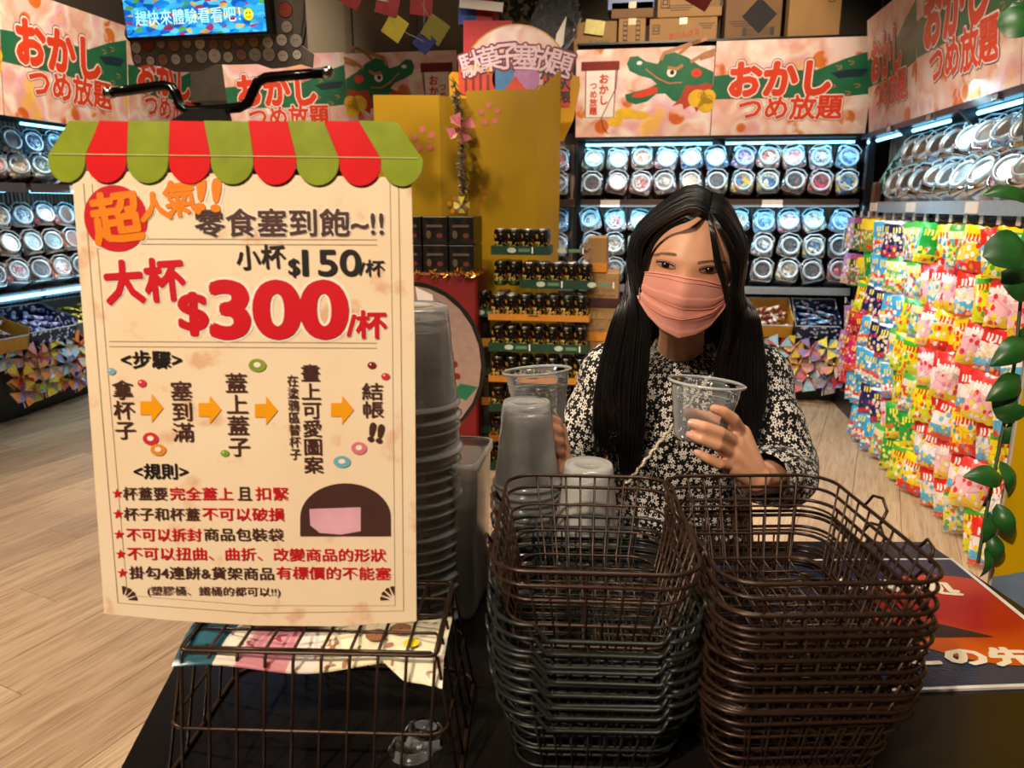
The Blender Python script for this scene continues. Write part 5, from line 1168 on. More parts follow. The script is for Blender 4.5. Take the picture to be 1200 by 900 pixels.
# upside-down basket under the poster
i1, i2 = at(209, 762, Z=.925), at(512, 769, Z=.925); azi = math.atan2((i2-i1).y, (i2-i1).x); fi = Vector((-math.sin(azi), math.cos(azi), 0)); ci = (i1+i2)/2+fi*.065
inv = thing('wire_basket', 'upside-down brown wire basket under the price poster', 'basket', (ci.x, ci.y, ZC), (0, 0, azi)); HI = .125
Wt, Dt = (i2-i1).length, .13; W2, D2 = Wt*1.16, Dt*1.5
MB().tube([Vector((x, y, HI)) for x, y in rrect(Wt, Dt, .008, 4)], .0016, 6, closed=True).build('top_loop', mwb, inv, smooth=True)
MB().tube([Vector((x, y, .002)) for x, y in rrect(W2, D2, .03, 4)], .0024, 6, closed=True).build('rim', mwb, inv, smooth=True)
MB().tube([Vector((x, y, .06)) for x, y in rrect((Wt+W2)/2, (Dt+D2)/2, .015, 4)], .0016, 6, closed=True).build('cross_wires', mwb, inv, smooth=True)
for i in range(10):
    x = (i/9-.5)*(Wt-.004); x2 = (i/9-.5)*(W2-.05)
    MB().tube([Vector((x2, -D2/2, .002)), Vector((x, -Dt/2, HI-.006)), Vector((x, -Dt/2+.006, HI+.001)), Vector((x, 0, HI+.001)), Vector((x, Dt/2-.006, HI+.001)), Vector((x, Dt/2, HI-.006)), Vector((x2, D2/2, .002))], .0015, 6).build('wire', mwb, inv, smooth=True)
for j in range(5):
    y = (j/4-.5)*(Dt-.01); y2 = (j/4-.5)*(D2-.05)
    mb = MB()
    for s in (-1, 1): mb.tube([Vector((s*W2/2, y2, .002)), Vector((s*Wt/2, y, HI-.006)), Vector((s*(Wt/2-.006), y, HI+.0)), Vector((s*Wt*.25, y, HI)), Vector((0, y, HI))], .0015, 6)
    mb.build('wire', mwb, inv, smooth=True)
# snack wrapper lying on the basket top, beneath the poster
def m_wrap():
    t = NT('long_wrapper_print'); s = t.n('ShaderNodeSeparateXYZ'); t.l(t.n('ShaderNodeTexCoord').outputs['Generated'], s.inputs[0])
    nz = t.noise(t.coord('Object'), 70, 2); c = t.ramp([(0, '#2c5868'), (.16, '#e8dcc8'), (.24, '#d8909c'), (.42, '#e8dcd0'), (.52, '#e6dcb8')], s.outputs[0], 'CONSTANT')
    c = t.mix(c, t.ramp([(.60, '#ffffff'), (.64, '#a83440')], nz, 'CONSTANT'), .8, 'MULTIPLY'); t.base(c); t.set(.3, 0, .5); t.bump(t.noise(t.coord('Object'), 30), .4, .004); return t.m
mb = MB(); rw = []
for i in range(15):
    u = i/14; x = (u-.5)*.235; rw.append([Vector((x, (v-.5)*(.088+.01*math.sin(u*7)), .004+.006*math.sin(u*9+v*3)+.007*math.sin(PI*v)-(.018 if (v < .1 and u > .8) else 0))) for v in [k/6 for k in range(7)]])
mb.rings(rw, False); mb.add([p-Vector((0, 0, .0012)) for r in rw for p in r], [(i*7+j, (i+1)*7+j, (i+1)*7+j+1, i*7+j+1) for i in range(14) for j in range(6)])
wr = thing('snack_wrapper', 'long cream and pink snack packet lying on the upside-down basket', 'snack packet', (ci.x-.003+.004, ci.y-.022, ZC+HI-.0175), (0, 0, azi+.02))
mb.build('packet', m_wrap(), wr, smooth=True)
MB().lathe([(.001, .0005), (.007, 0)], 16).build('price_sticker', M('sticker_yellow', '#e8d020', .4), wr, loc=(.088, -.022, .0155))
Fz = M('wrapper_drawing', '#8a5c3c', .5)
for x in (.055, .075): MB().lathe([(.001, .0005), (.010, 0)], 16).build('biscuit_print', Fz, wr, loc=(x, -.012+.01*(x > .06), .0165))
# cups seen through the inverted basket: clear lids lying on the counter
MCUP = MG('cup_clear', '#e4eef2', .07, .05, .85); MCUPS = MG('cup_stack_clear', '#f8f8f2', .27, .12, .85); MFROST = MG('frosted_plastic', '#c8c4bc', .55, .3, .85, '#d8d4cc')
def cup_mesh(rt_, rb_, H, name='wall', mt=MCUPS, n=28):
    pr = [(rb_*.9, .002), (rb_, .0), (rb_+.0015, .004)]
    for k in range(9): f = k/8; pr.append((rb_+.002+(rt_-rb_-.003)*f+.0005*math.sin(k*2.2), .006+f*(H-.012)))
    pr += [(rt_, H-.004), (rt_+.003, H-.001), (rt_+.003, H+.001), (rt_, H+.001)]
    return MB().lathe(pr, n).mesh(name, mt, smooth=True)
def disc_mesh(r, mt, name='base'): return MB().lathe([(.001, .0015), (r*.55, .0015), (r*.6, .0005), (r*.8, .0005), (r*.9, .002)], 28).mesh(name, mt, smooth=True)
def cup(wm, dm, loc, rot, label, group=None):
    t = thing('plastic_cup', label, 'cup', loc, rot, group); link('wall', wm, t); link('base', dm, t); return t
w1, d1 = cup_mesh(.041, .0285, .105), disc_mesh(.0285, MCUPS)
pA = at(617, 470, D=.93); topA = pA.z
for k in range(18):
    cup(w1, d1, (pA.x+.0012*math.sin(k*2.0), pA.y+.0012*math.cos(k*3), topA-k*.0095), (PI, rt2.uniform(-.02, .02), 0), 'upturned clear cup, %s from the top of the tall cup stack' % ORD[k], 'upturned cups of the tall stack')
pB = at(690, 543, D=.92)
for k in range(8):
    cup(w1, d1, (pB.x, pB.y, pB.z-k*.0125), (PI, rt2.uniform(-.02, .02), 0), 'upturned clear cup, %s from the top of the short cup stack' % ORD[k], 'upturned cups of the short stack')
# tall stack of large tubs beside the poster
w2, d2 = cup_mesh(.056, .044, .115, n=32), disc_mesh(.044, MCUPS); pC = at(478, 357, D=.86)
for k in range(20):
    cup(w2, d2, (pC.x+.0015*math.sin(k*1.7), pC.y, pC.z-k*.0140), (PI, rt2.uniform(-.015, .015), 0), 'large upturned clear tub, %s from the top of the stack behind the poster' % ORD[k], 'large tubs behind the poster')
# frosted bin right of the tubs
pD = at(528, 536, D=.90); bn = thing('plastic_bin', 'frosted plastic bin between the poster and the left basket stack', 'bin', (pD.x-.012, pD.y+.03, ZC))
hB = pD.z-ZC; rs = [[Vector((x, y, z)) for x, y in rrect(.095*f, .11*f, .014, 4)] for z, f in ((0.001, .86), (.01, .89), (hB-.012, .99), (hB-.01, 1.04), (hB, 1.04), (hB, .98))]
MB().rings(rs, True, True).build('wall', MFROST, bn, smooth=True)
MB().box((0, 0, hB*.40), (.078, .09, hB*.72), bev=.01).build('bag_liner', M('liner_grey', '#5c5652', .5), bn)
# lids lying inside the upside-down basket
for k, (x, y) in enumerate(((482, 868), (497, 860))):
    p = at(x, y, Z=ZC+.012); t = thing('cup_cover', 'clear plastic lid lying inside the upside-down basket, %s' % ('left one' if k == 0 else 'right one'), 'lid', (p.x, p.y, ZC+.003+k*.006), (.1*k, .12*k, k))
    MB().lathe([(.001, .004), (.012, .004), (.013, .007), (.018, .007), (.020, .001), (.022, 0)], 24).build('dome', MCUP, t, smooth=True)

# ================================================================ yellow panel and leafy vine at the right
yp = thing('yellow_panel', 'bright yellow display board with a blue-grey wavy foot at the right edge', 'board', (.70, 1.2, .40))
e1 = at(1166, 676, Y=1.2); zs_ = e1.z
mb = MB(); mb.prism([(.572, .36), (1.0, .36), (1.0, 1.55), (.572, 1.55)], 1.2, 1.206); mb.build('board', M('panel_edge_white', '#d8cfc0', .5), yp, world=True)
Fq = Face((.572, 1.2, .36), X, Z, yp); zw = zs_-.36
wave = [(.003+k*.02, zw+.012*math.sin(k*.62-1.2)+.012) for k in range(22)]
Fq.poly([(.003, .003), (.425, .003), (.425, wave[-1][1])]+list(reversed(wave[:-1])), .0012, M('panel_greyblue', '#7c90a8', .45), 'wave_foot')
Fq.poly([(.003, zw-.02), (.425, zw-.02), (.425, 1.187), (.003, 1.187)], .0006, M('panel_yellow', '#e3b400', .4, var=.04, nscale=6), 'yellow_face')
for x in (.62, .95): MB().box((x, 1.23, .19), (.03, .04, .38)).build('leg', mblk, yp, world=True)
MB().box((.78, 1.23, .37), (.36, .04, .02)).build('rail', mblk, yp, world=True)
def m_leaf():
    t = NT('leaf_green'); nz = t.noise(t.coord('Object'), 30, 3); t.base(t.ramp([(.3, '#1c4a1e'), (.7, '#2f6a2c')], nz)); t.set(.35, 0, .5); t.bump(nz, .2, .002); return t.m
mlf = m_leaf(); mst = M('vine_stem', '#2c4a20', .5)
def leaf_mesh(L, Wd, roundish, fold):
    mb = MB(); rws = []
    for i in range(9):
        u = i/8; w_ = Wd*(math.sin(PI*min(1, u**.8))**(.5 if roundish else .85))*(1.0 if u < 1 else 0)
        rws.append([Vector((s*w_/2, u*L, -abs(s)**1.5*fold*w_+.018*math.sin(u*2.6)-.02*u*u)) for s in (-1, -.5, 0, .5, 1)])
    mb.rings(rws, False); n = len(mb.v); mb.add([p-Vector((0, 0, .0008)) for r in rws for p in r], [(i*5+j, (i+1)*5+j, (i+1)*5+j+1, i*5+j+1) for i in range(8) for j in range(4)]); return mb.mesh('leaf', mlf, smooth=True)
vn = thing('artificial_vine', 'artificial vine with broad dark green leaves along the yellow board', 'plant', (.58, 1.15, .6))
vst = [at(x-2, y, D=1.155) for x, y in ((1196, -30), (1206, 60), (1202, 150), (1212, 250), (1200, 330), (1192, 420), (1178, 500), (1166, 560), (1156, 610), (1148, 660))]
MB().tube(vst, .0025, 6).build('stem', mst, vn, world=True)
lm = [leaf_mesh(.085, .075, True, .12), leaf_mesh(.078, .042, False, .25), leaf_mesh(.062, .032, False, .2)]
def leaf(px, py, D, k, s, axis, nrm):
    p = at(px, py, D=D)-vn.location; y = (_rt*axis[0]+_up*axis[1]-_fw*axis[2]).normalized(); z = (_rt*nrm[0]+_up*nrm[1]-_fw*1.0); z = (z-y*z.dot(y)).normalized(); x = y.cross(z)
    o = link('leaf', lm[k], vn); o.matrix_local = Matrix.Translation(p)@(Matrix((x*s, y*s, z*s)).transposed().to_4x4())
for a in ((1168, 30, 1.12, 0, .75, (.9, .05, .2), (.1, .3)), (1205, 38, 1.14, 0, .6, (-.4, .8, .1), (-.2, .2)), (1205, 232, 1.12, 1, 1.0, (-1, .1, .3), (.1, .9)), (1205, 290, 1.10, 0, .85, (-.9, -.15, .2), (0, .25)), (1212, 345, 1.13, 0, .7, (-.7, .5, .1), (.2, -.1)),
          (1205, 398, 1.12, 1, .95, (-.75, -.45, .2), (.2, .4)), (1198, 440, 1.13, 1, .9, (-.8, -.5, .2), (.3, .4)), (1186, 455, 1.14, 0, .65, (-.2, -1, .1), (-.4, .2)), (1176, 560, 1.12, 1, .85, (-.95, .1, .25), (.1, .5)),
          (1172, 540, 1.15, 2, .9, (.3, -.9, .1), (.4, .1)), (1168, 590, 1.15, 2, .9, (.3, -.9, .2), (-.5, .1)), (1160, 600, 1.16, 2, .85, (-.2, -1, .1), (.3, .1)), (1162, 625, 1.16, 2, .8, (.2, -1, 0), (-.3, 0)), (1156, 640, 1.16, 2, .8, (-.1, -1, .1), (.6, 0)), (1172, 520, 1.16, 2, .9, (.5, .6, .1), (0, 0)), (1182, 490, 1.16, 2, 1, (.3, -.8, .1), (.5, 0)), (1200, 130, 1.16, 2, 1.1, (.5, -.8, .1), (.2, .2)), (1200, 420, 1.18, 0, .6, (.1, .9, .1), (.3, .2))):
    leaf(*a)
# ================================================================ the girl
HC = at(803, 314, D=1.07)                                   # head centre
gy = Vector((HC.x, HC.y, 0)).normalized(); gx = Vector((gy.y, -gy.x, 0)); gz = Vector((0, 0, 1))
girl = thing('person', 'girl with long black hair, pink mask and black floral dress holding a clear cup', 'person', (HC.x, HC.y, 0), (0, 0, math.atan2(gx.y, gx.x)))
def G(px, py, dy): return at(px, py, plane=(HC+gy*dy, gy))
def L(x, y, z): return Vector((HC.x, HC.y, 0))+gx*x+gy*y+gz*z
def gl(p): q = p-Vector((HC.x, HC.y, 0)); return Vector((q.dot(gx), q.dot(gy), q.z))
# head frame: rolled a little, looking at the lens and slightly down towards it
roll = math.radians(6); pit = math.radians(3)
Hm = Matrix.Translation(HC)@Matrix((gx, gy, gz)).transposed().to_4x4()@Matrix.Rotation(roll, 4, 'Y')@Matrix.Rotation(pit, 4, 'X')
Hi = Hm.inverted()
g2 = lambda d, s: math.exp(-(d*d)/(2*s*s))
def headp(th, ph):
    """th: azimuth, 0 = front; ph: -pi/2..pi/2"""
    sx, cx_ = math.sin(th), math.cos(th); cz, sz = math.cos(ph), math.sin(ph)
    x = sx*cz; y = -cx_*cz; z = sz
    X_ = .0690*x; Y_ = .0860*y+.006; Z_ = .1030*z
    if z < 0:
        t = -z; X_ *= 1-.30*t**1.8; 
        if y < 0: Y_ = Y_*(1-.10*t**2)
        else: Y_ *= 1-.45*t
    f = max(0, -y)
    ax = abs(X_)
    Y_ += .0055*g2(ax-.031, .013)*g2(Z_+.000, .010)*f           # sockets
    Y_ -= .0035*g2(ax-.028, .016)*g2(Z_-.018, .007)*f           # brow ridge
    Y_ -= .0040*g2(ax-.040, .016)*g2(Z_+.028, .014)*f           # cheeks
    Y_ -= (.0150*g2(X_, .0075)*g2(Z_+.034, .012)+.006*g2(X_, .006)*g2(Z_+.014, .014))*f   # nose
    Y_ -= .0045*g2(X_, .016)*g2(Z_+.062, .006)*f; Y_ += .003*g2(X_, .018)*g2(Z_+.0615, .0018)*f  # lips
    Y_ -= .0050*g2(X_, .016)*g2(Z_+.090, .010)*f               # chin
    return Vector((X_, Y_, Z_))
mb = MB(); NT_, NP_ = 72, 54
rs = [[Hm@headp(2*PI*i/NT_, -PI/2+PI*(j+.01)/(NP_+.02)) for i in range(NT_)] for j in range(NP_+1)]
mb.rings(rs, True, True, True)
for s in (-1, 1):                                            # ears
    c = Hm@Vector((s*.069, .010, -.012)); 
    rr_e = []
    for k in range(7):
        f = (k/6-.5)*2; r = max(.001, (1-f*f)**.5); rr_e.append([c+gz*(.026*r*math.sin(a))+gy*(.014*r*math.cos(a))+gx*(s*.007*f) for a in [q*PI/8 for q in range(16)]])
    if s < 0: rr_e = rr_e[::-1]
    mb.rings(rr_e, True, True, True)
def limb(pts, rad, n=14, cap=True):
    """tapered limb with rounded ends"""
    P = [Vector(p) for p in pts]; d0 = (P[0]-P[1]).normalized(); d1 = (P[-1]-P[-2]).normalized()
    Q = []; R = []
    for f in (.95, .75, .45): Q.append(P[0]+d0*rad[0]*f); R.append(rad[0]*math.sqrt(1-f*f))
    for i, (p, r) in enumerate(zip(P, rad)):
        Q.append(p); R.append(r)
        if i < len(P)-1: Q.append(p.lerp(P[i+1], .5)); R.append((r+rad[i+1])/2)
    for f in (.45, .75, .95): Q.append(P[-1]+d1*rad[-1]*f); R.append(rad[-1]*math.sqrt(1-f*f))
    mb.tube(Q, R, n)
TC = .100                                                    # torso depth offset
zS = gl(G(800, 425, TC)).z
tx = gl(G(800, 425, TC)).x
neck = [L(gl(HC).x+.0, .03, HC.z-.06), L(tx-.004, .065, zS+.050), L(tx-.004, TC, zS)]
limb(neck, [.036, .034, .04])
def ell(zc, hw, hd, x0=0, y0=0, n=32, pw=1): return [L(tx+x0+hw*math.copysign(abs(math.sin(a))**pw, math.sin(a)), TC+y0-hd*math.cos(a), zc) for a in [2*PI*k/n for k in range(n)]]
body_r = [(.40, .125, .072), (.52, .135, .072), (.62, .128, .070), (.72, .108, .066), (.80, .100, .066), (.88, .104, .076), (.96, .112, .078), (zS-.05, .112, .070), (zS-.02, .104, .058), (zS+.0, .080, .046), (zS+.018, .045, .036)]
mb.rings([ell(z, a, b) for z, a, b in body_r], True, True, True)
# legs and feet (below the counter)
for s in (-1, 1):
    limb([L(tx+s*.065, TC, .55), L(tx+s*.062, TC-.005, .34), L(tx+s*.06, TC+.01, .07)], [.068, .046, .030])
    limb([L(tx+s*.06, TC+.06, .035), L(tx+s*.062, TC-.0, .03), L(tx+s*.063, TC-.06, .022)], [.032, .030, .020])
# arms: A = her left (picture right), B = her right
shA, elA, wrA = G(884, 432, TC), G(922, 553, .02), G(884, 562, -.13)
shB, elB, wrB = G(716, 434, TC), G(672, 556, .06), G(650, 552, -.06)
limb([shA, shA.lerp(elA, .5), elA], [.040, .034, .030]); limb([elA, elA.lerp(wrA, .45), wrA], [.030, .027, .021])
limb([shB, shB.lerp(elB, .5), elB], [.040, .034, .030]); limb([elB, elB.lerp(wrB, .45), wrB], [.030, .027, .021])
# left hand round the cup
def hand(w_, fingers, thumb, pr=.0115):
    for mcp, pip, dip, tip, r in fingers:
        limb([w_, w_.lerp(mcp, .55), mcp], [.0165, .0135, pr]); limb([mcp, pip, dip, tip], [r*1.14, r*1.04, r*.95, r*.80], 12)
    a, b, c, d = thumb; limb([w_.lerp(a, .2), a, b], [.016, .0135, .010]); limb([b, c, d], [.0098, .0088, .0074], 12)
Dk = lambda x, y, d: at(x, y, D=d)
wA = Dk(886, 560, .905)
FA = [(Dk(869, 508, .893), Dk(859, 491, .868), Dk(847, 482, .858), Dk(837, 479, .856), .0072),
      (Dk(861, 519, .882), Dk(843, 507, .852), Dk(824, 500, .845), Dk(811, 496, .848), .0074),
      (Dk(857, 533, .880), Dk(840, 521, .852), Dk(821, 514, .848), Dk(810, 510, .853), .0071),
      (Dk(857, 547, .884), Dk(843, 544, .862), Dk(829, 537, .858), Dk(818, 531, .860), .0062)]
hand(wA, FA, (Dk(876, 535, .925), Dk(860, 505, .948), Dk(832, 490, .952), Dk(806, 484, .946)))
limb([wrA, wA], [.0215, .0185])
wB = Dk(652, 548, .985)
FB = [(Dk(655, 505, .985), Dk(652, 494, .962), Dk(641, 489, .952), Dk(630, 488, .952), .0070),
      (Dk(657, 516, .985), Dk(654, 505, .958), Dk(640, 500, .948), Dk(629, 499, .948), .0072),
      (Dk(659, 527, .985), Dk(655, 517, .960), Dk(642, 512, .950), Dk(631, 511, .950), .0070),
      (Dk(660, 537, .985), Dk(656, 529, .965), Dk(645, 525, .957), Dk(636, 523, .957), .0060)]
hand(wB, FB, (Dk(656, 530, .998), Dk(648, 508, 1.008), Dk(636, 496, 1.012), Dk(626, 490, 1.012)))
limb([wrB, wB], [.0215, .0185])
def m_skin():
    t = NT('skin'); nz = t.noise(t.coord('Object'), 16, 3); n2 = t.noise(t.coord('Object'), 320, 2)
    t.base(t.ramp([(.35, '#d49a76'), (.65, '#dda684')], nz)); t.set(.46, 0, .4)
    t.b.inputs['Subsurface Weight'].default_value = .12; t.b.inputs['Subsurface Radius'].default_value = (.012, .005, .003); t.b.inputs['Subsurface Scale'].default_value = .6
    t.bump(n2, .08, .0006); return t.m
mskin = m_skin()
body = mb.build('body', mskin, girl, world=True)
md = body.modifiers.new('r', 'REMESH'); md.mode = 'VOXEL'; md.voxel_size = .0021; md.use_smooth_shade = True
sm_ = body.modifiers.new('s', 'CORRECTIVE_SMOOTH') if False else body.modifiers.new('s', 'SMOOTH'); sm_.iterations = 4; sm_.factor = .5
dg = bpy.context.evaluated_depsgraph_get(); ev = body.evaluated_get(dg); me2 = bpy.data.meshes.new_from_object(ev); body.modifiers.clear(); old = body.data; body.data = me2
if not me2.materials: me2.materials.append(mskin)
me2.polygons.foreach_set('use_smooth', [True]*len(me2.polygons))
print('body faces', len(me2.polygons))
from mathutils.bvhtree import BVHTree
bvh = BVHTree.FromPolygons([PM[girl.name]@v.co for v in me2.vertices], [tuple(p.vertices) for p in me2.polygons])
fdir = (Hm.to_3x3()@Vector((0, 1, 0))).normalized()
def onface(x, z, off=0.):
    """world point on the face at head-local x, z"""
    o = Hm@Vector((x, -.2, z)); h = bvh.ray_cast(o, fdir, .3)
    p = h[0] if h[0] is not None else Hm@Vector((x, -.05, z))
    return p-fdir*off
# ---------------------------------------------------------------- eyes
def hl(px, py):   # photo pixel -> head-local x,z at face depth
    q = Hi@at(px, py, plane=(HC-gy*.075, gy)); return q.x, q.z
msc = M('eye_white', '#b5a69c', .25, var=.03); mir = M('iris', '#150c08', .08, var=.3); mlash = M('lashes', '#120c0a', .5); mbrow = M('brow_hair', '#7a573f', .7, var=.1); mlid2 = M('lid_shade', '#b07e62', .5, var=.05)
for (ex, ey), s in (((780, 311), -1), ((831, 317), 1)):
    cx_, cz_ = hl(ex, ey); up_c = onface(cx_, cz_)
    W_, Hh = .0128, .0037
    e = thing('tmp', 'x', 'x'); bpy.data.objects.remove(e)
    mbE = MB(); ro = []
    for j in range(9):
        v = j/8*2-1; row_ = []
        for i in range(13):
            u = i/12*2-1; x = u*W_; open_ = (1-u*u)**.6; z = (Hh*open_ if v > 0 else Hh*.8*open_)*v+(.0010*s*u)
            row_.append(onface(cx_+x, cz_+z, .0006)-fdir*.0022*(1-u*u)*(1-v*v*.6))
        ro.append(row_)
    mbE.rings(ro, False); eye = mbE.build('eye', msc, girl, smooth=True, world=True)
    mi2 = MB(); ro = []
    for j in range(7):
        r = .0001+.0052*j/6; row_ = []
        for i in range(20):
            a = 2*PI*i/20; x = r*math.cos(a)+.0004*s; z = r*math.sin(a)+.0006; lim = Hh*(1-(x/W_)**2)**.6; z = max(-lim*.78, min(lim*.98, z)); u = x/W_
            row_.append(onface(cx_+x, cz_+z, .0009)-fdir*.0024*(1-u*u)*(1-(z/Hh)**2*.6))
        ro.append(row_)
    mi2.rings(ro, True); mi2.build('iris', mir, eye, smooth=True, world=False) if False else None
    ir = mi2.build('iris', mir, eye, smooth=True, world=True)
    gp_ = onface(cx_-.0015, cz_+.0022, .0042); MB().lathe([(.00001, .0006), (.0007, .0003), (.0009, 0)], 8, Matrix.Translation(gp_)@fdir.to_track_quat('Z', 'Y').to_matrix().to_4x4()@Matrix.Rotation(PI, 4, 'X')).build('eye_glint', MW, eye, world=True)
    lt = [onface(cx_+u*W_*1.04, cz_+Hh*(1-min(1, u*u))**.6+.0003+.0010*s*u, .0018+.0012*(1-u*u)) for u in [k/7-1 for k in range(15)]]
    MB().tube(lt, [.0003+.0008*math.sin(PI*min(1, (k+1)/15)) for k in range(15)], 6).build('upper_lashes', mlash, eye, world=True, smooth=True)
    lt = [onface(cx_+u*W_, cz_-Hh*.8*(1-min(1, u*u))**.6-.0004+.0010*s*u, .0010) for u in [k/7-1 for k in range(15)]]
    MB().tube(lt, .0004, 6).build('lower_lid', mlid2, eye, world=True, smooth=True)
    lt = [onface(cx_+u*W_*1.06, cz_+Hh*(1-min(1, u*u))**.6+.0026+.0006*s*u, .0001) for u in [k/7-1 for k in range(15)]]
    MB().tube(lt, .0006, 6).build('lid_fold', mlid2, eye, world=True, smooth=True)
    # brow: many short hairs
    b0 = hl(ex-(14 if s > 0 else 18), ey-(9 if s > 0 else 8)); b1 = hl(ex+(19 if s > 0 else 14), ey-(6 if s > 0 else 12)); mbB = MB(); rbw = random.Random(3)
    for k in range(240):
        t = rbw.random(); x = b0[0]+(b1[0]-b0[0])*t; z = b0[1]+(b1[1]-b0[1])*t+.0030*math.sin(PI*t)+rbw.uniform(-.0019, .0019)*(1-t*.4 if s > 0 else .6+t*.4)
        dx = .0035*s; dz = .0008
        mbB.tube([onface(x, z, .0002), onface(x+dx*.5, z+dz, .0005), onface(x+dx, z+dz*.8, .0002)], [.00022, .00018, .00006], 4)
    mbB.build('eyebrow', mbrow, girl, world=True)
# ---------------------------------------------------------------- mask
mk = NT('mask_pink'); mk.base(mk.ramp([(.35, '#e79a88'), (.65, '#eaa392')], mk.noise(mk.coord('Object'), 20))); mk.set(.7, 0, .3); mk.bump(mk.noise(mk.coord('Object'), 500, 2), .1, .0004)
top = [(751, 318), (765, 318), (785, 320), (804, 324), (825, 327), (840, 331), (854, 335)]
botm = [(748, 352), (759, 370), (775, 386), (795, 396), (815, 392), (832, 383), (850, 360)]
def cv(P, s):
    s = (s+1)/2*(len(P)-1); i = min(int(s), len(P)-2); f = s-i; return P[i][0]*(1-f)+P[i+1][0]*f, P[i][1]*(1-f)+P[i+1][1]*f
def mpt(s, t, off=0):
    a, b = cv(top, s), cv(botm, s); px_ = a[0]+(b[0]-a[0])*t; py_ = a[1]+(b[1]-a[1])*t
    q = Hi@at(px_, py_, plane=(HC-gy*.08, gy)); x = q.x-.0; 
    y = -.0935+.046*min(1.3, abs(x)/.060)**2.2-.009*g2(x, .011)*g2(t-.32, .28)+.020*t**2.4*(1-abs(s)**3)
    if s*s < .9: 
        for tt, sg in ((.50, 1), (.76, .8)):
            d = (t-(tt+.05*abs(s))); y += .0022*sg*(1/(1+math.exp(-d*90))-.5)*(1-s*s*.3)*(1 if abs(d) < .15 else .0)
    # keep the mask on its pixel while giving it its depth
    P0 = at(px_, py_, plane=(Hm@Vector((0, y-off, 0)), gy)); return P0
mbM = MB(); ns, nt = 32, 40
A = [[mpt(i/ns*2-1, j/nt) for i in range(ns+1)] for j in range(nt+1)]; B = [[mpt(i/ns*2-1, j/nt, -.0012) for i in range(ns+1)] for j in range(nt+1)]
mbM.rings(A, False); mbM.rings([list(reversed(r)) for r in B], False)
mask = mbM.build('face_mask', mk.m, girl, world=True, smooth=True)
mbf = MB(); mbf.tube([mpt(s, .03, .0005) for s in [k/12-1 for k in range(25)]], .0008, 5); mbf.tube([mpt(s, .10, .0004) for s in [k/12-1 for k in range(25)]], .0005, 5)
for s_, sg in ((-1, -1), (1, 1)):
    mbf.tube([mpt(sg*.98, t, .0004) for t in [k/8 for k in range(9)]], .0007, 5)
for (t0, t1) in ((.50, .56), (.80, .62)): mbf.tube([mpt(s, t0+.05*abs(s)+(t1-t0)*(s+1)/2, .0004) for s in [k/12*.95-.95 for k in range(25)]], .0006, 5)
mbf.build('mask_seam', M('mask_seam', '#d8897a', .7), mask, world=True, smooth=True)
for sg in (-1, 1):
    e0 = Hm@Vector((sg*.071, .012, .002)); e1 = Hm@Vector((sg*.071, .014, -.03))
    MB().tube([mpt(sg*.99, .05), e0, e1, mpt(sg*.99, .93)], .0011, 6).build('ear_loop', M('loop_white', '#e8d8d0', .6), mask, world=True, smooth=True)
# ---------------------------------------------------------------- floral dress
def m_floral():
    t = NT('floral_cloth'); uv = t.n('ShaderNodeUVMap').outputs[0]; S = 78.
    def layer(S, rnd, seed, r0, ra, hole):
        mp = t.n('ShaderNodeMapping'); mp.inputs['Location'].default_value = (seed, seed*.37, 0); t.l(uv, mp.inputs[0])
        v = t.n('ShaderNodeTexVoronoi', voronoi_dimensions='2D'); v.inputs['Scale'].default_value = S; v.inputs['Randomness'].default_value = rnd; t.l(mp.outputs[0], v.inputs[0])
        d = t.n('ShaderNodeVectorMath', operation='SUBTRACT'); t.l(mp.outputs[0], d.inputs[0]); t.l(v.outputs['Position'], d.inputs[1])
        s = t.n('ShaderNodeSeparateXYZ'); t.l(d.outputs[0], s.inputs[0]); c = t.n('ShaderNodeSeparateColor'); t.l(v.outputs['Color'], c.inputs[0])
        an = t.math('ADD', t.math('ARCTAN2', s.outputs[1], s.outputs[0]), t.math('MULTIPLY', c.outputs[0], 6.28))
        r = t.math('MULTIPLY', t.math('SQRT', t.math('ADD', t.math('MULTIPLY', s.outputs[0], s.outputs[0]), t.math('MULTIPLY', s.outputs[1], s.outputs[1]))), S)
        r = t.math('MULTIPLY', r, t.math('MULTIPLY_ADD', c.outputs[1], .7, .75))
        lim = t.math('MULTIPLY_ADD', t.math('COSINE', t.math('MULTIPLY', an, 5.)), ra, r0)
        return t.math('MULTIPLY', t.math('LESS_THAN', r, lim), t.math('GREATER_THAN', r, hole))
    a = layer(S, .75, .13, .30, .13, .075); b = layer(150, .9, 1.7, .16, .07, 0)
    m_ = t.math('MAXIMUM', a, b)
    t.base(t.mix('#0a0909', '#dcd6cc', m_)); t.set(.75, 0, .2, sheen=.1)
    t.bump(t.noise(t.coord('Object'), 14, 3), .5, .006); return t.m
mfl = m_floral()
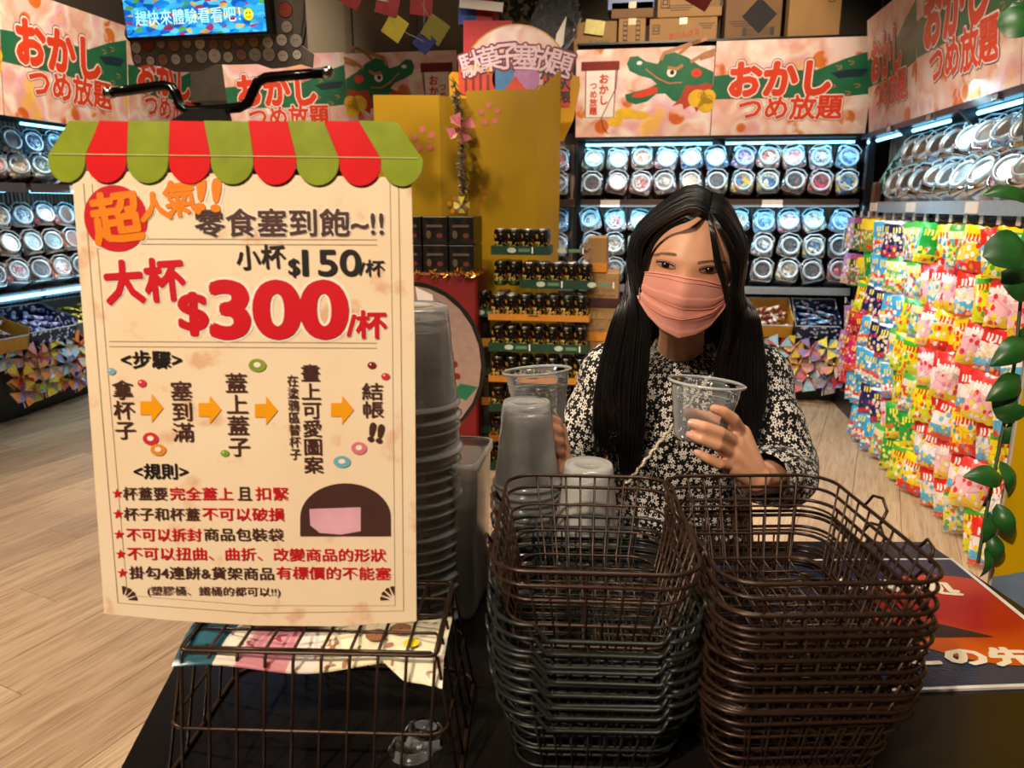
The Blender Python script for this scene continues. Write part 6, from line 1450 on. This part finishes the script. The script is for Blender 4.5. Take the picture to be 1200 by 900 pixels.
def cloth(name, rings_, parent, closed=True, th=.0):
    """rings of equal length -> mesh with metre UVs (seam column doubled)"""
    n = len(rings_[0]); cols = n+1; V_ = []; UVs = []; vv = 0
    iv = PM[parent.name].inverted()
    for j, r in enumerate(rings_):
        if j: vv += sum((r[i]-rings_[j-1][i]).length for i in range(0, n, 4))/len(range(0, n, 4))
        per = sum((r[(i+1) % n]-r[i]).length for i in range(n)); u = 0
        for i in range(cols):
            V_.append(iv@r[i % n]); UVs.append((u, vv)); u += (r[(i+1) % n]-r[i % n]).length if i < n else 0
    _pm = max(sum((r[(i+1) % n]-r[i]).length for i in range(n)) for r in rings_)
    UVs = [(_pm*(q % cols)/n, uv_[1]) for q, uv_ in enumerate(UVs)]
    F_ = [(j*cols+i, j*cols+i+1, (j+1)*cols+i+1, (j+1)*cols+i) for j in range(len(rings_)-1) for i in range(n)]
    me = bpy.data.meshes.new(name); me.from_pydata([tuple(v) for v in V_], [], F_); me.materials.append(mfl)
    ul = me.uv_layers.new(name='UVMap'); 
    for lp in me.loops: ul.data[lp.index].uv = UVs[lp.vertex_index]
    me.polygons.foreach_set('use_smooth', [True]*len(me.polygons)); return link(name, me, parent)
def fold(a, z, amp, k, ph): return amp*math.sin(a*k+ph+z*9)
DR = [(.47, .190, .082), (.56, .170, .080), (.66, .150, .076), (.76, .128, .074), (.84, .118, .078), (.87, .118, .084), (.90, .117, .090), (.96, .120, .090), (zS-.07, .122, .086), (zS-.045, .124, .080), (zS-.025, .122, .073), (zS-.008, .110, .064), (zS+.006, .085, .055), (zS+.018, .060, .049), (zS+.024, .050, .046), (zS+.034, .046, .044), (zS+.037, .044, .043), (zS+.035, .041, .041)]
dr = []
import itertools
for j in range(len(DR)-1):
    for q in range(3):
        f = q/3; z, a_, b_ = [DR[j][k]*(1-f)+DR[j+1][k]*f for k in range(3)]
        dr.append([L(tx+(a_+fold(a, z, .004*min(1, max(0, (zS-z)/.15)), 7, 1))*math.sin(a), TC-(b_+fold(a, z, .005*min(1, max(0, (zS-z)/.15)), 5, 2))*math.cos(a), z) for a in [2*PI*k/56 for k in range(56)]])
cloth('dress', dr, girl)
def sleeve(path, rad, seed, nm='sleeve'):
    P = [Vector(p) for p in path]; R_ = random.Random(seed); pts = []; rr2 = []
    m = 8*(len(P)-1)
    for k in range(m+1):
        s = k/8; i = min(int(s), len(P)-2); f = s-i
        p0 = P[max(0, i-1)]; p1 = P[i]; p2 = P[i+1]; p3 = P[min(len(P)-1, i+2)]
        pts.append(.5*((2*p1)+(p2-p0)*f+(2*p0-5*p1+4*p2-p3)*f*f+(-p0+3*p1-3*p2+p3)*f**3)); rr2.append(rad[i]*(1-f)+rad[i+1]*f)
    prev = None; rings_ = []
    for k, p in enumerate(pts):
        t = (pts[min(k+1, m)]-pts[max(k-1, 0)]).normalized()
        u = (prev-t*prev.dot(t)).normalized() if prev is not None else t.cross(gy).normalized(); prev = u; v = t.cross(u)
        rings_.append([p+(u*math.cos(a)+v*math.sin(a))*(rr2[k]+.0022*math.sin(a*3+k*.8+seed)+.0025*math.sin(k*1.1+seed+math.cos(a)*2)) for a in [2*PI*q/28 for q in range(28)]])
    cloth(nm, rings_, girl)
cufA = wrA.lerp(elA, .18); cufB = wrB.lerp(elB, .02)
sleeve([L(tx+.085, TC, zS-.02), shA, shA.lerp(elA, .5)+gx*.004, elA+gx*.004-gz*.004, elA.lerp(cufA, .55), cufA], [.040, .047, .043, .044, .043, .034], 1)
sleeve([L(tx-.085, TC, zS-.02), shB, shB.lerp(elB, .5)-gx*.004, elB-gx*.004-gz*.004, elB.lerp(cufB, .55), cufB], [.040, .047, .043, .042, .040, .032], 5)
# nails
mnl = M('nail', '#e0a898', .25, var=.04)
for fg in FA+FB:
    a, b = fg[2], fg[3]; d = (b-a).normalized(); tow = (CPOS-b).normalized(); n_ = (tow-d*tow.dot(d)).normalized(); s_ = d.cross(n_); c = b+n_*(fg[4]*.70)+d*.0015
    mbn = MB(); mbn.rings([[c+d*(-.0035+.007*j/4)+s_*(.0032*(i/4*2-1)*(1 if j < 4 else .7))-n_*(.0012*(i/4*2-1)**2+.0006*(j/4)**2)+n_*.0008 for i in range(5)] for j in range(5)], False)
    mbn.build('fingernail', mnl, girl, world=True, smooth=True)
# ---------------------------------------------------------------- hair
def m_hair():
    t = NT('black_hair'); nz = t.noise(t.coord('Object'), 60, 2); t.base(t.ramp([(.35, '#080808'), (.7, '#141211')], nz)); t.set(.34, 0, .6); t.b.inputs['Anisotropic'].default_value = .5; return t.m
mh = m_hair(); rh = random.Random(17)
EX, EY, EZ = .0745, .0935, .1045
def esurf(x, y, z, off=0):
    v = Vector((x, y, z)); k = math.sqrt((x/EX)**2+(y/EY)**2+(z/EZ)**2); v = v/k; n_ = Vector((v.x/EX**2, v.y/EY**2, v.z/EZ**2)).normalized(); return v+n_*off
def catmull(P, per):
    o = []
    for i in range(len(P)-1):
        p0 = P[max(0, i-1)]; p1 = P[i]; p2 = P[i+1]; p3 = P[min(len(P)-1, i+2)]
        for k in range(per):
            f = k/per; o.append(.5*((2*p1)+(p2-p0)*f+(2*p0-5*p1+4*p2-p3)*f*f+(-p0+3*p1-3*p2+p3)*f**3))
    o.append(P[-1]); return o
def lerp(a, b, f): return a+(b-a)*f
mbh = MB()
for side, nl in ((-1, 85), (1, 80)):
    for k in range(nl):
        phi = (k+rh.random())/nl
        ce = rh.uniform(-1, 1)
        for q in range(15):
            ph_ = min(1, max(0, phi+rh.gauss(0, .010))); off = rh.uniform(-.002, .006)*(1 if q else 0)+.001
            # part line: front at (.018,-.07) back to the crown
            pt = ph_; py_ = lerp(-.076, .075, pt**.8); px_ = .020-.010*pt+side*.0015
            root = esurf(px_, py_, .10, off-.001)
            # side point at ear level
            az = lerp(.92, 2.55, ph_**.85)          # azimuth from the front
            if side < 0: sp_ = esurf(-math.sin(az)*.07, -math.cos(az)*.08, lerp(.012, -.03, ph_), off+.001)
            else: sp_ = esurf(math.sin(az+.06)*.07, -math.cos(az+.06)*.08, lerp(.012, -.03, ph_), off+.001)
            m1 = esurf(*(root.lerp(sp_, .30)+Vector((0, 0, .02))), off+.002); m2 = esurf(*(root.lerp(sp_, .66)+Vector((side*.012, 0, .012))), off+.003)
            W = [Hm@root, Hm@m1, Hm@m2, Hm@sp_]
            jx = rh.gauss(0, 1.6)
            if side < 0:
                if ph_ < .62:
                    f = ph_/.62; lay = rh.uniform(-.012, .004)
                    lockA = f > .58; end_y = rh.uniform(500, 535) if lockA else rh.uniform(535, 566)
                    W += [G(lerp(758, 724, f)+jx, 365, lerp(-.052, .0, f)+lay*.4), G(lerp(758, 709, f)+jx, 410, lerp(-.040, .004, f)+lay*.6),
                          G(lerp(754, 701, f)+jx+(-2 if lockA else 0), 460, lerp(-.026, .004, f)+lay), G((lerp(733, 695, (f-.58)/.42) if lockA else lerp(752, 724, f/.58))+jx*1.2, 505, lerp(-.016, -.002, f)+lay),
                          G((lerp(716, 697, (f-.58)/.42) if lockA else lerp(746, 726, f/.58))+jx*1.4+ce*2, end_y, lerp(-.012, -.002, f)+lay)]
                else:
                    f = (ph_-.62)/.38
                    W += [L(lerp(-.06, -.01, f), lerp(.07, .115, f), HC.z-.06), L(tx-lerp(.09, .015, f), TC+lerp(.075, .095, f), zS-.02), L(tx-lerp(.085, .015, f), TC+.10, zS-.12), L(tx-lerp(.08, .01, f), TC+.105, zS-.20)]
            else:
                if ph_ < .62:
                    f = ph_/.62; lay = rh.uniform(-.012, .004)
                    W += [G(lerp(856, 884, f)+jx, 365, lerp(-.045, .0, f)+lay*.4), G(lerp(846, 892, f)+jx, 405, lerp(-.036, .004, f)+lay*.6),
                          G(lerp(836, 896, f)+jx, 445, lerp(-.024, .002, f)+lay), G(lerp(846, 893, f)+jx, 485, lerp(-.016, -.002, f)+lay),
                          G(lerp(858, 884, f)+jx+ce*3, rh.uniform(515, 545)-f*14, lerp(-.012, -.002, f)+lay)]
                else:
                    f = (ph_-.62)/.38
                    W += [L(lerp(.07, .01, f), lerp(.07, .115, f), HC.z-.06), L(tx+lerp(.09, .015, f), TC+lerp(.075, .095, f), zS-.02), L(tx+lerp(.085, .015, f), TC+.10, zS-.12), L(tx+lerp(.08, .01, f), TC+.105, zS-.20)]
            C_ = catmull(W, 3); n = len(C_); r0 = rh.uniform(.0008, .0013)
            mbh.tube(C_, [r0*(1 if i < n-5 else (n-i)/5.5) for i in range(n)], 4, caps=False)
hair = mbh.build('hair', mh, girl, world=True, smooth=True)
# scalp under the strands
mbs = MB(); rs = []
for j in range(15):
    rowp = []
    for i in range(48):
        a = 2*PI*i/48; front = math.cos(a)             # 1 = face side
        lowp = lerp(-1.0, .86, max(0, (front+.15))**.5 if front > -.15 else 0)
        ph = lerp(PI/2, lowp, j/14)
        v = Vector((math.sin(a)*math.cos(ph)*.0725, -math.cos(a)*math.cos(ph)*.0905, math.sin(ph)*.1025)); rowp.append(Hm@v)
    rs.append(rowp)
mbs.rings(rs, True); mbs.build('scalp_hair', M('scalp_black', '#0a0706', .6, var=.1), girl, world=True, smooth=True)
# wisps across the forehead and flyaways
mbw = MB()
for k in range(34):
    o = rh.gauss(0, 1); e = rh.random()
    P = [Hm@esurf(.020, -.062, .10, .002), G(832+o*1.2, 262+o, -.092), G(839+o*1.8-e*3, 288, -.098), G(844+o*2-e*4, 312, -.096), G(850+o*2-e*3, 332, -.090), G(853+o*2, 352+e*10, -.086)]
    C_ = catmull(P, 4); mbw.tube(C_, [.0006*(1-.6*i/len(C_)) for i in range(len(C_))], 4, caps=False)
for k in range(60):
    o = rh.gauss(0, 1); e = rh.random(); P = [Hm@esurf(.022, -.062, .10, .002), G(840+e*5+o, 266+o, -.088), G(852+e*5+o, 288, -.082), G(857+e*6+o, 312, -.074), G(858+e*5+o, 340, -.066), G(856+e*4+o, 375, -.058), G(848+o*2, 410, -.050)]
    mbw.tube(catmull(P, 4), .0009, 4, caps=False)
for k in range(26):
    o = rh.gauss(0, 1); P = [Hm@esurf(.016, -.064, .10, .002), G(806+o*2, 256+o, -.088), G(782+o*2, 266+abs(o), -.080), G(766+o*1.5, 284, -.070), G(757+o*1.5, 306, -.062), G(752+o, 340, -.056), G(756+o*2, 400, -.05)]
    C_ = catmull(P, 4); mbw.tube(C_, .0009, 4, caps=False)
mbw.build('hair_wisps', mh, hair, world=True, smooth=True)
# ---------------------------------------------------------------- things she carries
def tiltcup(top_px, bot_px, D, label, rt_=.042, rb_=.0285, wob=0):
    tp, bp = at(*top_px, D=D), at(*bot_px, D=D+.012); ax = (tp-bp); H_ = ax.length; ax.normalize()
    wm, dm = cup_mesh(rt_, rb_, H_, mt=MCUP, n=40), disc_mesh(rb_, MCUP)
    t = thing('plastic_cup', label, 'cup', tuple(bp), tuple(ax.to_track_quat('Z', 'Y').to_euler())); link('wall', wm, t); link('base', dm, t)
    MB().lathe([(rt_+.001, H_-.002), (rt_+.0042, H_-.0012), (rt_+.0042, H_+.001), (rt_+.001, H_+.0016), (rt_-.0004, H_), (rt_+.001, H_-.002)], 40).build('rolled_lip', MG('cup_lip', '#eef4f6', .45, .05, .95), t, smooth=True)
    for f in (.18, .30): 
        r = rb_+(rt_-rb_)*(1-f); MB().tube([(r*math.cos(a), r*math.sin(a), H_*(1-f)) for a in [k*PI/20 for k in range(40)]], .0005, 5, closed=True).build('ridge', MG('cup_lip'), t, smooth=True)
    return t
tiltcup((828, 448), (819, 514), .895, 'clear empty plastic cup in the girl\'s raised hand beside her hair')
tiltcup((629, 434), (634, 504), .985, 'clear empty plastic cup tipped over the tall upturned cup stack')
# beaded strap
mbb = MB(); P0, P1 = G(842, 428, -.022), G(735, 566, -.016); Pm = P0.lerp(P1, .5)-gy*.018
for k in range(74):
    f = k/73; p = (P0*(1-f)**2+Pm*2*f*(1-f)+P1*f*f); a = k*1.15; d = (P1-P0).normalized(); u = d.cross(gy).normalized()
    c = p+u*.0014*math.cos(a)+gy*.0014*math.sin(a); mbb.lathe([(.0001, -.0026), (.002, -.0016), (.0028, 0), (.002, .0016), (.0001, .0026)], 8, Matrix.Translation(c))
sb = thing('bag_strap', 'pale beaded strap running diagonally across the floral dress', 'strap', tuple(Pm)); mbb.build('beads', M('bead_pearl', '#d0c4ae', .3, .1, var=.25, nscale=200), sb, world=True, smooth=True)
